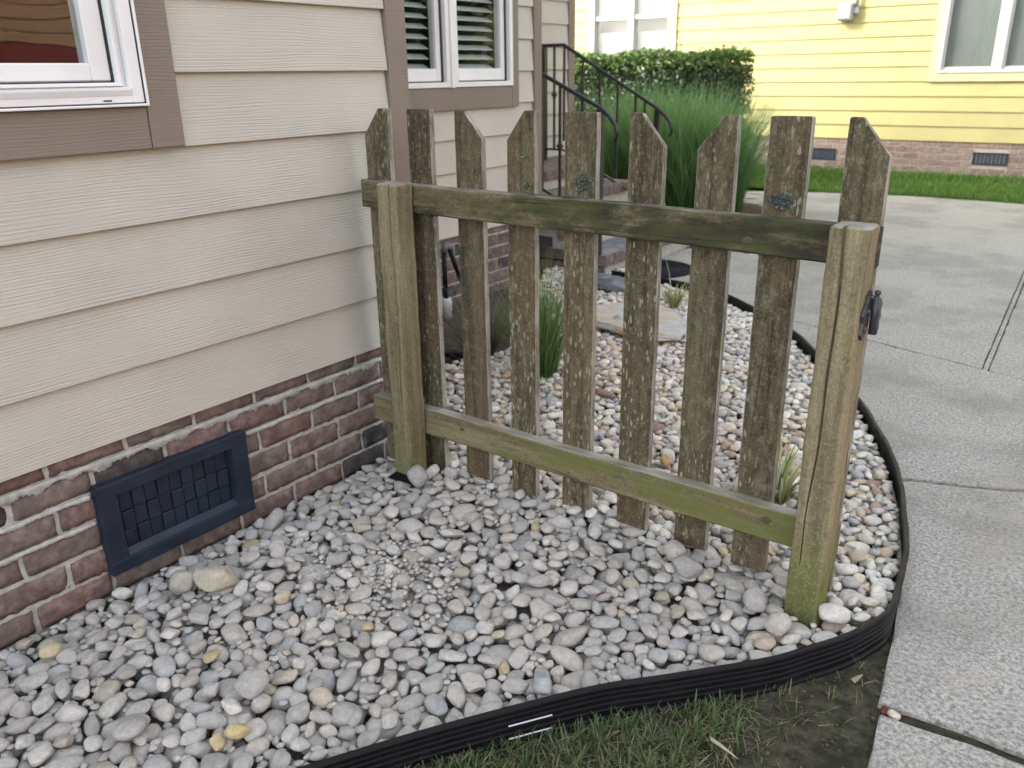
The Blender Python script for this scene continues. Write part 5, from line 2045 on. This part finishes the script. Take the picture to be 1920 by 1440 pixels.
# clipped hedge
def hedge(x0, x1, y0, y1, z0, z1, n):
    P, Nn_, = [], []
    areas = [((x1 - x0) * (z1 - z0), 'f'), ((x1 - x0) * (y1 - y0), 't'), ((y1 - y0) * (z1 - z0), 'r')]
    tot = sum(a for a, _ in areas)
    for a, k in areas:
        m_ = int(n * a / tot)
        u, w = RNG.uniform(0, 1, m_), RNG.uniform(0, 1, m_)
        dep = np.abs(RNG.normal(0, 0.075, m_))
        if k == 'f':
            q = np.stack([x0 + u * (x1 - x0), y0 + dep, z0 + w * (z1 - z0)], 1)
            nn = np.array([0, -1, 0.25])
        elif k == 't':
            q = np.stack([x0 + u * (x1 - x0), y0 + w * (y1 - y0), z1 - dep * 0.7], 1)
            nn = np.array([0, -0.1, 1])
        else:
            q = np.stack([x1 - dep, y0 + u * (y1 - y0), z0 + w * (z1 - z0)], 1)
            nn = np.array([1, -0.1, 0.25])
        P.append(q)
        Nn_.append(np.repeat(nn[None], m_, 0))
    P = np.concatenate(P)
    Nn_ = np.concatenate(Nn_)
    bul = 0.05 * np.sin(P[:, 0] * 3.1) * np.sin(P[:, 2] * 4.3 + 1) + 0.03 * np.sin(P[:, 0] * 9 + P[:, 2] * 7)
    # worn corners
    ex_ = np.maximum(0, P[:, 0] - (x1 - 0.12)) / 0.12
    P[:, 2] -= 0.05 * ex_ ** 2 * (P[:, 2] > z1 - 0.3)
    P[:, 1] -= bul
    P[:, 2] += 0.03 * np.sin(P[:, 0] * 5.3) * (P[:, 2] - z0) / (z1 - z0) + np.abs(RNG.normal(0, 0.03, len(P))) * (P[:, 2] > z1 - 0.15)
    m_ = len(P)
    d = Nn_ + RNG.normal(0, 0.75, (m_, 3))
    d /= np.linalg.norm(d, axis=1)[:, None]
    a = np.cross(d, RNG.normal(0, 1, (m_, 3)))
    a /= np.linalg.norm(a, axis=1)[:, None]
    b = np.cross(d, a)
    s = RNG.uniform(0.018, 0.036, m_)[:, None]
    V = np.stack([P - a * s, P + b * s * 0.5 + d * s * 0.15, P + a * s, P - b * s * 0.5 + d * s * 0.15], 1)
    F = np.arange(m_ * 4).reshape(-1, 4)
    sunlit_pale = RNG.uniform(0, 1, m_) < np.where(P[:, 2] > z1 - 0.17, 0.75, 0.08)  # sunlit top put into the colour: mostly pale leaves there, few elsewhere
    T = np.where(sunlit_pale[:, None], jit((0.125, 0.215, 0.045), m_, 0.3), jit((0.04, 0.078, 0.03), m_, 0.4))
    T = np.repeat(T[:, None, :], 4, 1)
    return V.reshape(-1, 3), F, T.reshape(-1, 3)


hx0, hx1, hy0, hy1, hz1 = -6.5, -2.12, 9.6, 10.5, 1.06
v, f, t = hedge(hx0, hx1, hy0, hy1, -0.35, hz1, 30000)
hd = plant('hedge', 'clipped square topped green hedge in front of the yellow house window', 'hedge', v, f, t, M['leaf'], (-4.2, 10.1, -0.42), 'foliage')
obj('dark_core', MB().cbox(hx0, hx1 - 0.13, hy0 + 0.16, hy1, -0.42, hz1 - 0.09, 0.05), simple("hedge_core", (0.018, 0.02, 0.012), 0.95), hd)  # plain dark box filling the hedge behind its leaves



def added_tree(c, rad, n, h_trunk, label):  # trees added out of view to darken the window reflections
    t = thing('added_tree', label, 'tree', (c[0], c[1], -0.42))
    u = RNG.normal(0, 1, (n, 3))
    u /= np.linalg.norm(u, axis=1)[:, None]
    r = RNG.uniform(0.55, 1.0, n) ** 0.5 * (1 + 0.22 * np.sin(u[:, 0] * 6 + 1) * np.sin(u[:, 2] * 5 + u[:, 1] * 4))
    P = np.array(c) + u * r[:, None] * np.array(rad)
    d = u + RNG.normal(0, 0.6, (n, 3))
    a = np.cross(d, RNG.normal(0, 1, (n, 3)))
    a /= np.linalg.norm(a, axis=1)[:, None]
    b = np.cross(d, a)
    b /= np.linalg.norm(b, axis=1)[:, None]
    s_ = RNG.uniform(0.05, 0.10, n)[:, None]
    V = np.stack([P - a * s_, P + b * s_ * 0.6, P + a * s_, P - b * s_ * 0.6], 1).reshape(-1, 3)
    T = np.repeat(jit((0.04, 0.075, 0.025), n, 0.4)[:, None, :], 4, 1).reshape(-1, 3)
    o = bpy.data.objects.new('crown', tinted('crown', V - np.array((c[0], c[1], -0.42)), np.arange(n * 4).reshape(-1, 4), T, M['leaf']))
    link(o, t)
    obj('trunk', MB().tube([(c[0], c[1], -0.45), (c[0] + 0.04, c[1], h_trunk * 0.5), (c[0] - 0.02, c[1] + 0.03, c[2])], [0.12, 0.09, 0.05], 10), M['bed_soil0'], t, smooth=True)


added_tree((11.0, 8.6, 1.6), (1.6, 2.5, 2.2), 5000, 1.0, 'dark leafy tree beside the orange house, added out of view to darken the near window reflection')
added_tree((5.3, 10.2, 2.3), (1.7, 1.0, 1.6), 4500, 1.0, 'leafy tree before the yellow house, added out of view to darken the far window reflection')

# grass strip before the yellow house
gs = grid_sheet(-9, 9, 9.3, 12.0, 0.1, lambda X, Y: -0.402 + 0.012 * fnoise(X, Y, 9, 4), lambda X, Y: Y > 9.44 - 0.02 + 0.2 * np.exp(-((X - 0.3) / 0.9) ** 2))
tag(obj('lawn_strip', gs, M['lawn_ground'], smooth=True), kind='structure')
n = 26000
bx = RNG.uniform(-2.6, 2.2, n)
by = 9.45 + 2.4 * RNG.uniform(0, 1, n) ** 1.2
base = np.stack([bx, by, np.full(n, -0.405)], 1)
base = base[base[:, 1] > 9.46 + 0.2 * np.exp(-((base[:, 0] - 0.3) / 0.9) ** 2)]
n = len(base)
v, f, t = blades(base, RNG.uniform(0.035, 0.075, n), RNG.uniform(0.005, 0.010, n), RNG.uniform(0, 6.28, n), RNG.uniform(0.0, 0.5, n), RNG.uniform(0.1, 0.9, n), jit((0.06, 0.14, 0.02), n), jit((0.12, 0.25, 0.045), n), 2)
pv = (0.8 + 0.45 * (0.5 + 0.5 * fnoise(v[:, 0], v[:, 1], 5.0, 77)))[:, None]
t = np.clip(t * pv * np.array([[1.08, 1.0, 0.9]]), 0, 1)
go = bpy.data.objects.new('lawn_grass', tinted('lawn_grass', v, f, t, M['blade']))
link(go)
tag(go, 'green lawn strip along the foot of the yellow house', kind='stuff')

# patchy grass by the near edging
n = 14000
th = RNG.uniform(0, 1, n)
bx = RNG.uniform(0.78, 1.75, n)
by = RNG.uniform(0.4, 1.72, n)
dist = bx - edge_x(by)
dens = np.exp(-np.maximum(dist - 0.30, 0) / 0.12) * np.where(bx > 1.48, np.exp(-(bx - 1.48) / 0.06), 1.0)
cl_ = 0.45 + 0.55 * (fnoise(bx, by, 38, 31) > -0.12)
k = (dist > 0.012) & (RNG.uniform(0, 1, n) < dens * cl_)
base = np.stack([bx, by, np.full(n, -0.42)], 1)[k]
# tufts: duplicate each root several times
rep = 3
base = np.repeat(base, rep, 0) + np.concatenate([RNG.normal(0, 0.006, (k.sum() * rep, 2)), np.zeros((k.sum() * rep, 1))], 1)
base = base[base[:, 0] - edge_x(base[:, 1]) > 0.012]
n = len(base)
dry = RNG.uniform(0, 1, n) < 0.27
c0 = np.where(dry[:, None], jit((0.17, 0.14, 0.08), n), jit((0.045, 0.085, 0.028), n))
c1 = np.where(dry[:, None], jit((0.30, 0.25, 0.16), n), jit((0.13, 0.20, 0.075), n))
v, f, t = blades(base, RNG.uniform(0.018, 0.056, n), RNG.uniform(0.0020, 0.0040, n), RNG.uniform(0, 6.28, n), RNG.uniform(0.05, 0.9, n) + 0.5 * dry, RNG.uniform(0.1, 1.1, n), c0, c1, 4)
gr = bpy.data.objects.new('lawn_grass', tinted('lawn_grass', v, f, t, M['blade']))
link(gr)
tag(gr, 'patchy short grass growing on bare soil below the black edging', kind='stuff')
# straw and clippings on the bare soil
n = 170
bx = RNG.uniform(1.2, 1.75, n)
by = RNG.uniform(0.9, 1.75, n)
k = (bx - edge_x(by) > 0.03) & (bx < 1.77)
base = np.stack([bx, by, np.full(n, -0.409)], 1)[k]
n = len(base)
v, f, t = blades(base, RNG.uniform(0.015, 0.05, n), RNG.uniform(0.001, 0.002, n), RNG.uniform(0, 6.28, n), RNG.uniform(1.35, 1.6, n), RNG.uniform(-0.2, 0.3, n), jit((0.28, 0.23, 0.15), n), jit((0.36, 0.31, 0.22), n), 3)
sw = bpy.data.objects.new('straw', tinted('straw', v, f, t, M['blade']))
link(sw)
tag(sw, 'scattered dry straw bits on the bare soil', kind='stuff')


# soil crumbs and matted thatch
n = 1500
bx = RNG.uniform(0.85, 1.78, n)
by = RNG.uniform(0.45, 1.75, n)
k = (bx - edge_x(by) > 0.012) & (bx < 1.765)
P = np.stack([bx, by, np.full(n, -0.415)], 1)[k]
Vc, Fc, Tc = [], [], []
for i, p in enumerate(P):
    s_ = random.uniform(0.0018, 0.0055) * (1.5 if random.random() < 0.06 else 1)
    Vc.append(SHAPES[2][i % NVAR] * s_ * np.array([1, 0.8, 0.6]) + p)
    Fc.append(ICO[2][1] + i * len(ICO[2][0]))
    Tc.append(np.repeat(np.array([[0.075, 0.068, 0.05]]) * random.uniform(0.5, 1.5), len(ICO[2][0]), 0))
cr = bpy.data.objects.new('soil_crumbs', tinted('soil_crumbs', np.concatenate(Vc), np.concatenate(Fc), np.concatenate(Tc), M['pebble_mass'], True))
link(cr)
tag(cr, 'crumbs of dark soil lying below the edging', kind='stuff')
n = 5000
bx = RNG.uniform(0.78, 1.70, n)
by = RNG.uniform(0.4, 1.65, n)
dist = bx - edge_x(by)
k = (dist > 0.01) & (RNG.uniform(0, 1, n) < np.exp(-np.maximum(dist - 0.25, 0) / 0.15) * np.where(bx > 1.52, np.exp(-(bx - 1.52) / 0.05), 1))
base = np.stack([bx, by, RNG.uniform(-0.416, -0.408, n)], 1)[k]
n = len(base)
v, f, t = blades(base, RNG.uniform(0.015, 0.05, n), RNG.uniform(0.0012, 0.0026, n), RNG.uniform(0, 6.28, n), RNG.uniform(1.15, 1.6, n), RNG.uniform(-0.3, 0.4, n), jit((0.10, 0.085, 0.05), n, 0.5), jit((0.19, 0.165, 0.105), n, 0.5), 3)
ta = bpy.data.objects.new('thatch', tinted('thatch', v, f, t, M['blade']))
link(ta)
tag(ta, 'matted dead thatch among the patchy grass', kind='stuff')


def leaf_strip(name, p, L, w, az, label, col):
    v, f, t = blades(np.array([p]), np.array([L]), np.array([w]), np.array([az]), np.array([1.42]), np.array([0.15]), np.array([col]), np.array([[c * 1.1 for c in col]]), 6)
    o = bpy.data.objects.new(name, tinted(name, v, f, t, M['blade']))
    link(o)
    tag(o, label, 'leaf')


leaf_strip('dry_leaf', (1.512, 1.290, -0.398), 0.075, 0.011, -0.35, 'long pale dry leaf blade lying on the grass below the edging', (0.50, 0.43, 0.30))
leaf_strip('dry_leaf', (1.695, 1.640, -0.405), 0.035, 0.012, 1.2, 'small dry leaf at the corner of edging and slab', (0.30, 0.26, 0.17))
leaf_strip('twig', (1.02, 1.50, -0.330), 0.09, 0.002, 0.55, 'thin dark twig lying on the grey pebbles', (0.03, 0.027, 0.025))
